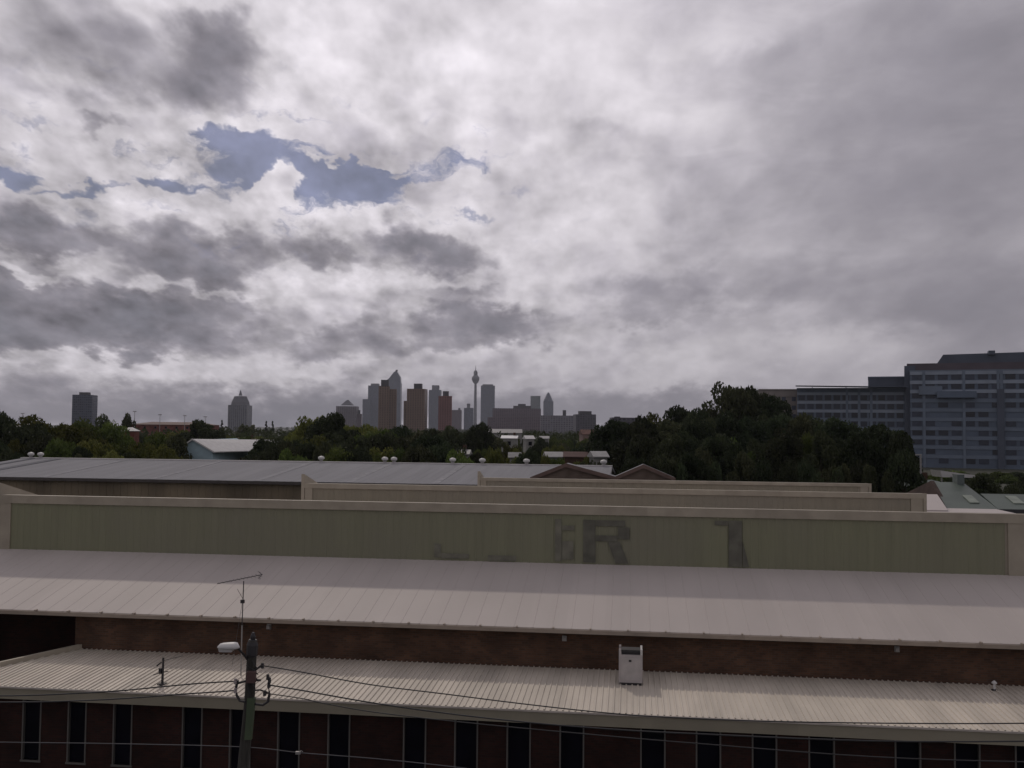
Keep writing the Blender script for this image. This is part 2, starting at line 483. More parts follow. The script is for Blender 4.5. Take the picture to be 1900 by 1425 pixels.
# ------------------------------------------------------------------ palette
m_cream_roof = mat('cream_roof_sheet', (.57,.515,.44), .6, sheet=.86, sheetv=.07, var=.09, vscale=.9, vstretch=(1.2,.25,1), bump=0.0)
m_hall_roof = mat('hall_roof_sheet', (.465,.42,.395), .65, var=.035, vscale=.35, vstretch=(1.0,.4,1), spec=.3, sheet=.76, sheetv=.025)
m_trim = mat('cream_trim', (.34,.302,.235), .6, sheet=2.4, sheetv=.07, var=.08, vscale=1.2)
m_gutter = mat('gutter_paint', (.33,.275,.225), .5, sheet=4.2, sheetv=.10, var=.08)
m_fascia = mat('fascia_paint', (.235,.215,.16), .55, sheet=4.8, sheetv=.08, var=.06, vscale=.8)
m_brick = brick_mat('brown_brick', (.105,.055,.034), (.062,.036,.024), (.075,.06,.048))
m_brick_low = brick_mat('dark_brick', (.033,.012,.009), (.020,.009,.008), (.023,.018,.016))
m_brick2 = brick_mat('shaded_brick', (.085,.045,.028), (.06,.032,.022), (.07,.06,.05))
m_glass = mat('dark_glass', (.005,.005,.009), .45, var=.2, spec=.05)
m_frame = mat('window_frame', (.095,.09,.082), .5, var=.05)
m_wood = mat('weathered_pole_timber', (.038,.036,.030), .9, var=.3, vscale=3, vstretch=(6,6,.5), bump=.5, bscale=30)
m_green = mat('green_conduit_cover', (.06,.085,.045), .6, var=.1)
m_dark = mat('dark_fittings', (.03,.028,.03), .6, var=.2)
m_wire = mat('cable_sheath', (.02,.02,.022), .6, var=.1)
m_wire2 = mat('grey_cable', (.075,.075,.085), .6, var=.1)
m_white = mat('white_paint', (.55,.54,.52), .45, var=.05)
m_acbody = mat('cooler_casing', (.42,.385,.375), .5, var=.06)
m_galv = mat('galvanised_steel', (.32,.31,.30), .5, metal=.5, var=.1)
m_shed = mat('grey_blue_roof', (.225,.225,.24), .85, spec=.15, var=.06, vscale=.35, vstretch=(2.2,.15,1))
m_shed_light = mat('pale_roof_sheets', (.47,.455,.45), .5, var=.06, vscale=.4)
m_darkpanel = mat('dark_roof_sheet', (.05,.055,.075), .8, var=.1)
m_shedwall = mat('olive_brown_cladding', (.20,.16,.105), .8, var=.25, vscale=.25, vstretch=(1,1,.3))
m_asphalt = mat('asphalt', (.05,.05,.052), .9, var=.15, vscale=.6, bump=.3)
m_conc = mat('concrete', (.28,.27,.25), .85, var=.12, vscale=.8)
m_ground = mat('ground_grass', (.035,.038,.022), .95, var=.35, vscale=.02)
m_turf = mat('earth', (.09,.08,.055), .95, var=.3, vscale=.2)
m_bark = mat('bark', (.07,.055,.045), .95, var=.3, vscale=2)

# translucent clerestory sheeting: vertical sheet-to-sheet differences
def clerestory_mat(name, base, alt):
    m = bpy.data.materials.new(name); m.use_nodes = True
    nt = m.node_tree; b = nt.nodes['Principled BSDF']; b.inputs['Roughness'].default_value = .6
    t = nt.nodes.new('ShaderNodeTexCoord')
    mp = nt.nodes.new('ShaderNodeMapping'); mp.inputs['Scale'].default_value = (1, 1, .06)
    nt.links.new(t.outputs['Object'], mp.inputs[0])
    nz = nt.nodes.new('ShaderNodeTexNoise'); nz.inputs['Scale'].default_value = 1.6; nz.inputs['Detail'].default_value = 7; nz.inputs['Roughness'].default_value = .75
    nt.links.new(mp.outputs[0], nz.inputs['Vector'])
    n2 = nt.nodes.new('ShaderNodeTexNoise'); n2.inputs['Scale'].default_value = .16; n2.inputs['Detail'].default_value = 4
    nt.links.new(t.outputs['Object'], n2.inputs['Vector'])
    rp = nt.nodes.new('ShaderNodeValToRGB')
    rp.color_ramp.elements[0].position = .36; rp.color_ramp.elements[0].color = (*[c*.92 for c in base], 1)
    rp.color_ramp.elements[1].position = .64; rp.color_ramp.elements[1].color = (*[c*1.07 for c in base], 1)
    nt.links.new(nz.outputs['Fac'], rp.inputs[0])
    mx = nt.nodes.new('ShaderNodeMixRGB'); mx.blend_type = 'MIX'
    mr = nt.nodes.new('ShaderNodeMapRange'); mr.inputs[1].default_value = .38; mr.inputs[2].default_value = .62; mr.inputs[4].default_value = .75
    nt.links.new(n2.outputs['Fac'], mr.inputs[0]); nt.links.new(mr.outputs[0], mx.inputs[0])
    nt.links.new(rp.outputs[0], mx.inputs[1]); mx.inputs[2].default_value = (*alt, 1)
    nt.links.new(mx.outputs[0], b.inputs['Base Color'])
    MATS[name] = m
    return m
m_cler = clerestory_mat('green_translucent_sheet', (.205,.207,.128), (.20,.192,.138))
m_cler2 = clerestory_mat('tan_translucent_sheet', (.25,.225,.165), (.23,.21,.165))
m_letter = mat('faded_letter_paint', (.118,.116,.09), .7, var=.2, vscale=2)
m_letter_f = mat('nearly_gone_letter_paint', (.168,.164,.125), .7, var=.2, vscale=2)

# ------------------------------------------------------------------ ground
g = MB()
xs = [-9000, -900, 900, 9000]; ys = [-400, 60, 900, 12000]
g.quad((-9000, -400, 0), (9000, -400, 0), (9000, 12000, 0), (-9000, 12000, 0))
tag(g.build('ground', m_ground), kind='structure')
def strip(name, t0, t1, z, m, s0=-120, s1=120):
    b = MB(); a = [FW(s0, t0, z), FW(s1, t0, z), FW(s1, t1, z), FW(s0, t1, z)]
    b.hexa([(p.x, p.y, 0.001) for p in a], [(p.x, p.y, z) for p in a])
    return tag(b.build(name, m), kind='structure')
strip('road', 10, 22, 0.02, m_asphalt)
strip('pavement', 22.15, 27.5, 0.14, m_conc)
strip('kerb', 22.0, 22.15, 0.15, mat('kerb_stone', (.33,.32,.30), .8))
strip('verge', 27.5, 33.9, 0.13, m_turf)
strip('centre_line', 15.95, 16.07, 0.024, mat('road_paint', (.75,.75,.72), .7))

# ------------------------------------------------------------------ low brick annex
T_F, T_W = 33.75, 38.9                    # fascia plane, foot of the upper wall
s_mid = S(950, 1318, T_F)
Z_F = Z(950, 1316, T_F)                   # top of fascia
Z_A = Z(950, 1236, T_W)                   # roof meets the hall wall
sR = S(2080, 1330, T_F)
sA = S(152, 1200, T_W)                    # rear left corner of the annex roof
sB = S(-130, 1275, T_F)                   # front left corner
root, off = fthing('brick_annex', 'low dark brick annex along the street under a cream ribbed metal roof', 'building', s_mid, T_F)
def clipA(s):
    if s >= sA: return (T_F, T_W)
    k = max(0.0, min(1.0, (s - sB)/(sA - sB)))
    return (T_F, T_F + k*(T_W - T_F))
b = MB().ribbed(sB, sR, T_F, Z_F, T_W, Z_A, .215, .042, clipA, rib=.30)
roof = b.build('roof', m_cream_roof, root, off)
b = MB(); sl_ = (Z_A - Z_F)
b.hexa([(sB, T_F+.02, Z_F-.16), (sR, T_F+.02, Z_F-.16), (sR, T_W, Z_A-.16), (sA, T_W, Z_A-.16)],
       [(sB, T_F+.02, Z_F-.02), (sR, T_F+.02, Z_F-.02), (sR, T_W, Z_A-.02), (sA, T_W, Z_A-.02)])
b.build('roof_deck', m_trim, root, off)
# verge along the skewed left end
n_ = Vector((-(T_W-T_F), (sA-sB), 0)).normalized()
b = MB()
def vpt(s, t, dz, w): return (s + n_.x*w, t + n_.y*w, (Z_F + (t-T_F)/(T_W-T_F)*sl_) + dz)
b.hexa([vpt(sB, T_F, -.28, 0), vpt(sA, T_W, -.28, 0), vpt(sA, T_W, -.28, .16), vpt(sB, T_F, -.28, .16)],
       [vpt(sB, T_F, .20, 0), vpt(sA, T_W, .20, 0), vpt(sA, T_W, .20, .16), vpt(sB, T_F, .20, .16)])
b.build('verge_capping', m_trim, root, off)
b = MB().box(sB-.1, sR, T_F-.05, T_F-.004, Z_F-.43, Z_F+.012)
b.build('fascia', m_fascia, root, off)
b = MB().box(sB-.1, sR, T_F-.10, T_F-.052, Z_F-.03, Z_F+.03)
b.build('gutter_lip', mat('gutter_lip', (.42,.38,.34), .5), root, off)
b = MB().box(sB-.1, sR, T_F-.002, T_F+.42, Z_F-.41, Z_F-.37)
b.build('soffit', m_dark, root, off)
# front wall as piers between the windows
wins = [(42,77),(126,161),(210,246),(338,376),(426,466),(515,557),(608,650),(748,791),(843,887),(940,985),(1038,1084),
        (1188,1235),(1291,1338),(1395,1442),(1500,1549),(1660,1709),(1770,1819),(1883,1932)]
TWL = T_F+.40
ZT, ZS = Z_F-.41, Z_F-2.75
spans = []
for a, c in wins:
    yy = 1300 + (a-0)*.045
    spans.append((S(a, yy+30, TWL), S(c, yy+30, TWL)))
b = MB(); prev = sB
for a, c in spans:
    b.box(prev, a, TWL, TWL+.24, ZS, ZT); prev = c
b.box(prev, sR, TWL, TWL+.24, ZS, ZT)
b.box(sB, sR, TWL, TWL+.24, 0, ZS)
b.box(sB, sB+.24, TWL+.24, T_F+.9, 0, Z_F-.2)
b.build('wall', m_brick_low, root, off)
for a, c in spans:
    f = MB()
    f.box(a, a+.05, TWL-.03, TWL+.12, ZS, ZT); f.box(c-.05, c, TWL-.03, TWL+.12, ZS, ZT)
    f.box(a+.05, c-.05, TWL+.02, TWL+.10, ZT-.06, ZT); f.box(a-.03, c+.03, TWL-.05, TWL+.12, ZS-.07, ZS)
    fo = f.build('window', m_frame, root, off)
    MB().box(a+.05, c-.05, TWL+.10, TWL+.13, ZS, ZT-.06).build('pane', m_glass, fo, off)

# ------------------------------------------------------------------ factory hall with saw-tooth clerestories
T_E = 38.4
Z_E = Z(950, 1163, T_E)
T_1 = 45.05
Z_1 = Z(950, 1043, T_1)
hs0, hs1 = S(-110, 1100, T_1), S(2050, 1100, T_1)
hroot, hoff = fthing('factory_hall', 'long brick factory hall whose pale roof steps up to three green and tan clerestories', 'building', s_mid, T_W)
slope1 = (Z_1 - Z_E)/(T_1 - T_E)
MB().ribbed(hs0, hs1, T_E, Z_E, T_1, Z_1, .76, .010, rib=.07).build('front_roof', m_hall_roof, hroot, hoff)
b = MB().hexa([(hs0, T_E+.03, Z_E-.10), (hs1, T_E+.03, Z_E-.10), (hs1, T_1, Z_1-.10), (hs0, T_1, Z_1-.10)],
              [(hs0, T_E+.03, Z_E-.015), (hs1, T_E+.03, Z_E-.015), (hs1, T_1, Z_1-.015), (hs0, T_1, Z_1-.015)])
b.build('roof_underside', m_trim, hroot, hoff)
# gutter with little strap brackets
b = MB().prism_x([(T_E-.12, Z_E-.02), (T_E-.10, Z_E-.17), (T_E-.0, Z_E-.19), (T_E-.0, Z_E-.005), (T_E-.02, Z_E-.03), (T_E-.09, Z_E-.05)], hs0, hs1)
gut = b.build('gutter', m_gutter, hroot, hoff)
s = S(68, 1130, T_E)
while s < hs1:
    MB().box(s-.03, s+.03, T_E-.14, T_E+.05, Z_E-.01, Z_E+.05).build('gutter_strap', m_gutter, gut, hoff); s += 1.45
sC = S(140, 1160, T_W)
b = MB().box(sC, hs1, T_W, T_W+.25, 0.0, Z_E-.08)
b.build('brick_wall', m_brick, hroot, hoff)
b = MB().box(hs0, sC-.01, T_W+3.0, T_W+3.25, 0, Z_E+.55)
b.build('recessed_wall', m_brick_low, hroot, hoff)  # shade of the recess put into the colour: darker brick than brick_wall
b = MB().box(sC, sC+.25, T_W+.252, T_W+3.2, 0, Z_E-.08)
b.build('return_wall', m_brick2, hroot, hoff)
# bulkhead lights under the eave
for px, py in ((498, 1163), (1047, 1185), (1665, 1205)):
    s, z = PL(px, py, T_W-.1)
    o = MB().box(s-.09, s+.09, T_W-.05, T_W-.001, z-.11, z+.10).build('bulkhead_light', m_galv, hroot, hoff)
    MB().box(s-.075, s+.075, T_W-.15, T_W-.051, z-.09, z+.06, .8).build('lens', mat('lamp_lens', (.25,.24,.23), .4), o, hoff)

def sawtooth(t, s0, s1, z_base, z_top, cap_h, m_wall, depth, post_h, wl_, wr_, fall=.25, left_end=True):
    """front clerestory wall, capping, end posts, roof falling away behind, raked end parapets"""
    pitch = .36
    MB().wall_ribbed(s0+wl_, s1-wr_, t, z_base, z_top-cap_h, pitch, .018).build('clerestory_wall', m_wall, hroot, hoff)
    MB().box(s0+wl_, s1-wr_, t+.03, t+.13, z_base, z_top-cap_h).build('wall_backing', m_trim, hroot, hoff)
    MB().box(s0-.02, s1+.02, t-.09, t+.25, z_top-cap_h, z_top).build('capping', m_trim, hroot, hoff)
    MB().box(s0, s0+wl_, t-.06, t+.16, z_base, z_top-cap_h-.002).build('end_post', m_trim, hroot, hoff)
    MB().box(s1-wr_, s1, t-.06, t+.16, z_base, z_top-cap_h-.002).build('end_post', m_trim, hroot, hoff)
    zb = z_top-.12-fall*depth
    MB().ribbed(s0+.02, s1-.02, t+.25, z_top-.12, t+depth, zb, .25, .012, rib=.34).build('rear_roof', m_hall_roof, hroot, hoff)
    MB().hexa([(s0+.03, t+.26, z_base-.3), (s1-.03, t+.26, z_base-.3), (s1-.03, t+depth, min(z_base-.3, zb-.2)), (s0+.03, t+depth, min(z_base-.3, zb-.2))],
              [(s0+.03, t+.26, z_top-.2), (s1-.03, t+.26, z_top-.2), (s1-.03, t+depth, zb-.08), (s0+.03, t+depth, zb-.08)]).build('gable_infill', m_trim, hroot, hoff)
    for k, (a, c, ph) in enumerate(((s0-.22, s0-.02, post_h), (s1+.02, s1+.2, .0))):
        MB().prism_x([(t-.10, z_base-.4), (t+depth, z_base-.4-.0), (t+depth, zb+ph*.9+.02), (t-.10, z_top+ph+.02)], a, c).build('raked_parapet', m_trim, hroot, hoff)

# first tooth
a0, z10 = PL(14, 918, T_1); a1 = S(1903, 960, T_1)
Z1T = Z(950, 936, T_1)
a0 = S(0, 950, T_1); a1 = S(1915, 1000, T_1)
w_l = S(20, 980, T_1)-a0; w_r = a1 - S(1870, 1010, T_1)
sawtooth(T_1, a0, a1, Z_1-.05, Z1T, .40, m_cler, 14.0, .60, w_l, w_r)
# second tooth
T_2 = 59.0
b0, b1 = S(566, 915, T_2), S(1712, 930, T_2)
Z2T = Z(950, 903, T_2)
sawtooth(T_2, b0, b1, Z2T-2.9, Z2T, .30, m_cler2, 12.2, .55, S(580, 915, T_2)-b0, b1-S(1690, 930, T_2))
# third tooth
T_3 = 71.5
c0, c1 = S(892, 885, T_3), S(1611, 900, T_3)
Z3T = Z(950, 887, T_3)
sawtooth(T_3, c0, c1, Z3T-2.9, Z3T, .22, m_cler2, 8.0, .45, S(902, 885, T_3)-c0, c1-S(1596, 900, T_3), fall=.28)

# faded painted letters on the first clerestory
tl = T_1-.045
def letter(polys, m):
    mb = MB()
    for k, poly in enumerate(polys):
        pts = [PL(x, y, tl) for x, y in poly]
        mb.prism(pts, tl-.012-.003*k, tl-.001-.003*k)
    return mb.build('faded_letter', m, hroot, hoff)
letter([[(1082,964),(1105,965),(1105,1044),(1082,1043)], [(1106,965),(1160,966),(1160,977),(1106,976)], [(1147,978),(1168,979),(1168,1001),(1147,1000)],
        [(1106,993),(1146,994),(1146,1005),(1106,1004)], [(1128,1006),(1150,1006),(1166,1046),(1142,1045)]], m_letter)
letter([[(1352,966),(1377,967),(1377,1052),(1352,1051)], [(1326,966),(1351,967),(1351,975),(1326,974)], [(1378,1004),(1390,1052),(1378,1052)]], m_letter)
letter([[(1030,963),(1042,963),(1042,1041),(1030,1041)], [(1043,975),(1066,975),(1066,984),(1043,984)], [(1043,1004),(1064,1004),(1064,1038),(1043,1038)]], m_letter_f)
letter([[(806,1008),(818,1009),(818,1034),(806,1034)], [(819,1026),(870,1028),(870,1036),(819,1036)]], m_letter_f)
letter([[(905,1030),(958,1031),(958,1041),(905,1040)]], m_letter_f)

# ------------------------------------------------------------------ things on the annex roof
def roof_pt(px, py):
    """where the pixel ray meets the annex roof plane -> (s,t,z)"""
    r = ray(px, py); o_ = Vector((0, 0, CAMZ))
    rs = r.x*CT - r.y*ST; rt = r.x*ST + r.y*CT; sl2 = (Z_A-Z_F)/(T_W-T_F)
    k = (Z_F - sl2*T_F - CAMZ)/(r.z - sl2*rt)
    return rs*k, rt*k, CAMZ + r.z*k

# cooler box
s, t, z = roof_pt(1170, 1272)
root, off = fthing('roof_cooler', 'boxy grey evaporative cooler standing on the cream annex roof', 'air conditioner', s, t, z+.02)
w, dp, h = .44, .38, 1.33
MB().box(s-w+.03, s+w-.03, t+.03, t+2*dp-.03, z+.0, z+.10).build('plinth', m_dark, root, off)
b = MB()
b.box(s-w, s+w, t, t+2*dp, z+.10, z+h-.20)
cas = b.build('casing', m_acbody, root, off)
b = MB().box(s-w+.07, s+w-.07, t-.012, t-.001, z+.2, z+h-.32)
b.build('front_panel', mat('cooler_panel', (.43,.40,.385), .5, var=.08, vscale=3), root, off)
for k in range(4):
    b = MB()
    x0, x1 = (s-w, s-w+.08) if k % 2 == 0 else (s+w-.08, s+w)
    y0, y1 = (t, t+.08) if k < 2 else (t+2*dp-.08, t+2*dp)
    b.box(x0, x1, y0, y1, z+h-.20, z+h).build('corner_post', m_white if k % 2 else m_acbody, root, off)
MB().box(s+w-.075, s+w-.01, t+.08, t+2*dp-.08, z+h-.2, z+h-.002).build('top_side_panel', m_white, root, off)
b = MB().box(s-w+.09, s+w-.09, t+.09, t+2*dp-.09, z+h-.19, z+h-.05)
for k in range(7):
    b.box(s-w+.09, s+w-.09, t+.02+.0, t+.03, z+h-.185+k*.025, z+h-.175+k*.025)
b.build('louvre_grille', m_dark, root, off)
MB().box(s-.07, s+.03, t-.02, t-.012, z+h-.46, z+h-.38).build('badge', m_dark, root, off)

# short service mast with bracket arms
s, t, z = roof_pt(301, 1271)
root, off = fthing('service_mast', 'short dark service mast with bracket arms near the annex roof edge', 'service mast', s, t, z)
MB().tube([(s, t, z), (s+.02, t, z+1.02)], .035, 8, [.05, .04]).build('mast', m_dark, root, off)
MB().box(s-.14, s+.14, t-.12, t+.12, z+.0, z+.07).build('foot', m_dark, root, off)
MB().tube([(s-.34, t-.05, z+.36), (s-.1, t, z+.44), (s+.20, t+.05, z+.50)], .018, 6).build('lower_arm', m_dark, root, off)
MB().tube([(s-.22, t-.03, z+.70), (s-.05, t, z+.84)], .03, 6).build('upper_arm', m_dark, root, off)
MB().tube([(s+.02, t, z+.90), (s+.55, t+.5, z+.98)], .012, 6).build('stay', m_dark, root, off)
b = MB(); b.box(s-.13, s-.03, t-.06, t+.04, z+.42, z+.62); b.build('junction_box', m_dark, root, off)

# small vent pipe at right
s, t, z = roof_pt(1845, 1281)
root, off = fthing('vent_pipe', 'small pale vent pipe near the right end of the annex roof', 'vent', s, t, z)
MB().lathe([(.045, 0), (.045, .26)], 12, (s, t, z)).build('pipe', m_white, root, off)
MB().lathe([(.10, .262), (.09, .30), (.02, .36)], 12, (s, t, z)).build('cowl', m_white, root, off)
MB().lathe([(.12, 0.02), (.05, .05)], 12, (s, t, z)).build('flashing', m_dark, root, off)

# television aerial
s, t, z = roof_pt(447, 1253)
zt = Z(449, 1078, t)
root, off = fthing('television_aerial', 'tall thin television aerial on the annex roof beside the utility pole', 'aerial', s, t, z)
MB().tube([(s, t, z), (s, t, z+1.9)], .028, 8).build('lower_mast', m_galv, root, off)
MB().tube([(s, t, z+1.901), (s+.03, t, zt)], .02, 8).build('upper_mast', m_dark, root, off)
MB().box(s-.07, s+.07, t-.05, t+.05, z+2.75, z+2.88).build('mast_clamp', m_dark, root, off)
e0 = PL(403, 1083, t-.5); e1 = PL(487, 1066, t+.5)
p0, p1 = Vector((e0[0], t-.5, e0[1])), Vector((e1[0], t+.5, e1[1]))
MB().tube([p0, p1], .016, 6).build('boom', m_dark, root, off)
b = MB(); dvec = (p1-p0).normalized(); side = dvec.cross(Vector((0, 0, 1))).normalized()
for k in range(11):
    c = p0.lerp(p1, .04+k*.085); L = .16+.02*k
    b.tube([c-side*L, c+side*L], .007, 5)
b.build('elements', m_dark, root, off)
b = MB()
for k in (-1, 1):
    c = p1 - dvec*.02
    b.tube([c, c - dvec*.02 + Vector((0, 0, k*.13)) - dvec*.10], .010, 5)
    for j in (.4, .8, 1.0):
        cc = c + Vector((0, 0, k*.13*j)) - dvec*.12*j
        b.tube([cc-side*.2, cc+side*.2], .007, 5)
b.build('reflector', m_dark, root, off)
gp = roof_pt(398, 1232)
MB().tube([(s+.02, t, z+3.0), (s-.75, t+.9, z+.05)], .006, 5).build('guy_wire', m_wire2, root, off)
MB().tube([(s-.05, t-.4, zt-.25), (s+.02, t, z+2.9)], .008, 5).build('boom_strut', m_dark, root, off)

# ------------------------------------------------------------------ utility pole
D_P = 25.0
top = P(469, 1188, D_P); mid_ = P(463, 1300, D_P); low = P(451, 1425, D_P)
dirp = (top-low).normalized()
base = low - dirp*((low.z)/dirp.z)
root = thing('utility_pole', 'leaning dark timber power pole with a green cable cover', 'utility pole', base)
off = tuple(base)
MB().tube([base, low, mid_, top - dirp*.25, top], .15, 14, [.18, .14, .13, .12, .115]).build('pole', m_wood, root, off, smooth=True)
MB().tube([top-dirp*.42, top-dirp*.36, top-dirp*.12, top+dirp*.02], .2, 12, [.12, .145, .145, .10]).build('pole_head', m_dark, root, off)
MB().tube([top+dirp*.02, top+dirp*.10, top+dirp*.2], .05, 8, [.06, .07, .03]).build('top_pin', m_dark, root, off)
g0, g1 = P(466, 1296, D_P-.17), P(460, 1373, D_P-.17)
MB().hexa([(g1.x-.09, g1.y, g1.z), (g1.x+.08, g1.y, g1.z), (g1.x+.08, g1.y+.12, g1.z), (g1.x-.09, g1.y+.12, g1.z)],
          [(g0.x-.10, g0.y, g0.z), (g0.x+.09, g0.y, g0.z), (g0.x+.09, g0.y+.12, g0.z), (g0.x-.10, g0.y+.12, g0.z)]).build('cable_cover', m_green, root, off)
def ppt(px, py, dd=0.0): return P(px, py, D_P+dd)
# cable loops and brackets
MB().tube([ppt(441,1262,-.1), ppt(438,1276,-.1), ppt(439,1290,-.1), ppt(445,1300,-.1), ppt(455,1302,-.1)], .035, 8).build('cable_loop', m_dark, root, off)
MB().tube([ppt(498,1272,-.1), ppt(500,1288,-.1), ppt(497,1302,-.1), ppt(488,1308,-.1), ppt(472,1306,-.1)], .035, 8).build('cable_loop', m_dark, root, off)
MB().tube([ppt(462,1245,-.05), ppt(474,1243,-.05), ppt(486,1234,-.05)], .025, 8).build('bracket', m_dark, root, off)
MB().tube([ppt(440,1268,-.05), ppt(462,1262,-.05), ppt(484,1262,-.05)], .03, 8).build('bracket', m_dark, root, off)
MB().tube([ppt(462,1282,-.05), ppt(482,1280,-.05), ppt(497,1285,-.05)], .022, 8).build('bracket', m_dark, root, off)
m_ins = mat('porcelain', (.33,.28,.27), .3)
for px, py in ((437,1264),(437,1281),(487,1235),(497,1256),(499,1271),(491,1286),(500,1262)):
    c = ppt(px, py, -.12)
    MB().lathe([(.03,-.07),(.05,-.05),(.035,-.02),(.05,0),(.035,.02),(.045,.05),(.02,.07)], 10, tuple(c)).build('insulator', m_ins if px < 450 else m_dark, root, off)
b = MB()
for k in range(5):
    rr = random.Random(k)
    a_ = ppt(458+rr.uniform(-3, 12), 1225+k*9, -.15); c_ = ppt(468+rr.uniform(-6, 14), 1240+k*12, -.16)
    b.tube([a_, (a_+c_)/2+Vector((rr.uniform(-.08, .08), 0, 0)), c_], .012, 6)
b.build('jumper_cables', m_wire, root, off)
MB().box(ppt(470,1245).x-.10, ppt(470,1245).x+.12, D_P-.3, D_P-.14, ppt(470,1262).z, ppt(470,1242).z).build('fuse_box', mat('fuse_box', (.09,.05,.045), .6), root, off)
# street light
lc = ppt(424, 1201, -.9)
MB().tube([ppt(462,1228), ppt(452,1214,-.2), ppt(444,1206,-.5), lc+Vector((.24, .05, -.02))], .028, 8).build('lamp_arm', m_dark, root, off)
b = MB(); n = 9
rings = []
for i in range(n):
    u = i/(n-1); x = -.27+.54*u; r = .11*(1-(2*u-1)**4)**.5*(.72+.4*u)+.02
    rings.append((x, r))
vs0 = len(b.v)
for x, r in rings:
    for k in range(12):
        an = 2*math.pi*k/12
        b.v.append((lc.x+x, lc.y+1.25*r*math.cos(an), lc.z+max(-.02, r*math.sin(an))*(1.0)))
for i in range(n-1):
    for k in range(12):
        b.f.append((i*12+k, i*12+(k+1)%12, (i+1)*12+(k+1)%12, (i+1)*12+k))
b.f.append(tuple(range(11, -1, -1))); b.f.append(tuple(range((n-1)*12, n*12)))
lamp = b.build('street_lamp_head', m_white, root, off, smooth=True)
MB().box(lc.x-.20, lc.x+.10, lc.y-.10, lc.y+.10, lc.z-.10, lc.z-.021, 1.15).build('lens', mat('lamp_bowl', (.42,.41,.40), .25), lamp, off)

# overhead lines
def catpts(ctrl, n=40):
    out = []
    m = len(ctrl)
    for i in range(m-1):
        p0 = ctrl[max(i-1, 0)]; p1 = ctrl[i]; p2 = ctrl[i+1]; p3 = ctrl[min(i+2, m-1)]
        for k in range(n//(m-1)+1):
            t_ = k/(n//(m-1)+1)
            out.append(.5*((2*p1)+(-p0+p2)*t_+(2*p0-5*p1+4*p2-p3)*t_*t_+(-p0+3*p1-3*p2+p3)*t_**3))
    out.append(ctrl[-1]); return out
def wire(pix, rad, m, label, group=None):
    pts = []
    for px, py in pix:
        d = D_P - .12*((px-469)/F*D_P)
        pts.append(P(px, py, d))
    pts = catpts(pts)
    base_ = pts[0]
    b = MB().tube(pts, rad, 6)
    o = b.build('power_line', m, None, tuple(base_)); o.location = base_
    return tag(o, label, 'cable', group)
wire([(487,1235),(560,1247),(685,1270),(828,1288),(954,1304),(1097,1320),(1240,1331),(1500,1340),(1900,1342),(2300,1330)], .015, m_wire, 'upper black cable sagging right from the pole across the ribbed roof')
wire([(499,1271),(560,1281),(703,1306),(882,1330),(1079,1349),(1300,1362),(1700,1376),(2300,1370)], .018, m_wire, 'middle black cable sagging right from the pole across the fascia')
wire([(491,1286),(560,1296),(596,1304),(685,1320),(810,1335),(1000,1354),(1300,1380),(1700,1408),(2300,1420)], .013, m_wire, 'lowest of the three black cables running right from the pole')
wire([(437,1264),(370,1268),(303,1274),(230,1281),(150,1286),(0,1291),(-300,1288)], .018, m_wire, 'upper black cable running left from the pole over the roof edge')
wire([(437,1281),(400,1284),(337,1288),(260,1294),(150,1300),(0,1303),(-300,1300)], .018, m_wire, 'lower black cable running left from the pole along the fascia')
wire([(-300,1372),(0,1377),(220,1380),(450,1386),(560,1397),(700,1408),(860,1425),(1100,1455),(1500,1490)], .010, m_wire2, 'thin grey telephone cable crossing in front of the annex windows')
o = thing('cable_joint', 'small pale joint on the telephone cable in front of the windows', 'cable fitting', P(553,1397,D_P-.14))
c = P(553,1397,D_P-.14)
MB().box(-.06, .06, -.03, .03, -.03, .035).build('clamp', m_galv, o)
MB().tube([(.02,0,.03),(.07,0,.06),(.12,0,.03)], .008, 6).build('tail', m_galv, o)

# ------------------------------------------------------------------ big shed behind
T_SE, T_SR = 98.0, 116.0
Z_SE = Z(560, 894, T_SE); Z_SR = Z(950, 863, T_SR)
e0, e1 = S(-150, 880, T_SE), S(1130, 900, T_SE)
root, off = fthing('long_shed', 'long low shed with a blue-grey metal roof and a row of round ridge vents', 'building', S(500, 890, T_SE), T_SE)
shroof = MB().ribbed(e0, e1, T_SE, Z_SE, T_SR, Z_SR, .8, .014, rib=.2).build('roof', m_shed, root, off)
MB().hexa([(e0, T_SE+.1, Z_SE-.25), (e1, T_SE+.1, Z_SE-.25), (e1, T_SR, Z_SR-.25), (e0, T_SR, Z_SR-.25)],
          [(e0, T_SE+.1, Z_SE-.03), (e1, T_SE+.1, Z_SE-.03), (e1, T_SR, Z_SR-.03), (e0, T_SR, Z_SR-.03)]).build('roof_deck', m_dark, root, off)
MB().hexa([(e0, T_SR+.4, Z_SR-.25), (e1, T_SR+.4, Z_SR-.25), (e1, T_SR+20, Z_SR-1.8), (e0, T_SR+20, Z_SR-1.8)],
          [(e0, T_SR+.4, Z_SR-.03), (e1, T_SR+.4, Z_SR-.03), (e1, T_SR+20, Z_SR-1.5), (e0, T_SR+20, Z_SR-1.5)]).build('rear_roof', m_shed, root, off)
MB().box(e0, e1, T_SR-.3, T_SR+.39, Z_SR-.02, Z_SR+.12).build('ridge_capping', m_shed_light, root, off)
MB().box(e0, e1, T_SE-.12, T_SE+.08, Z_SE-.32, Z_SE-.05).build('gutter', mat('brown_gutter', (.07,.06,.055), .7), root, off)
MB().wall_ribbed(e0, e1, T_SE+.5, 0, Z_SE-.26, .8, .06).build('wall', m_shedwall, root, off)
MB().box(e0, e0+.3, T_SE+.6, T_SR+19.5, 0, Z_SE-.6).build('end_wall', m_shedwall, root, off)
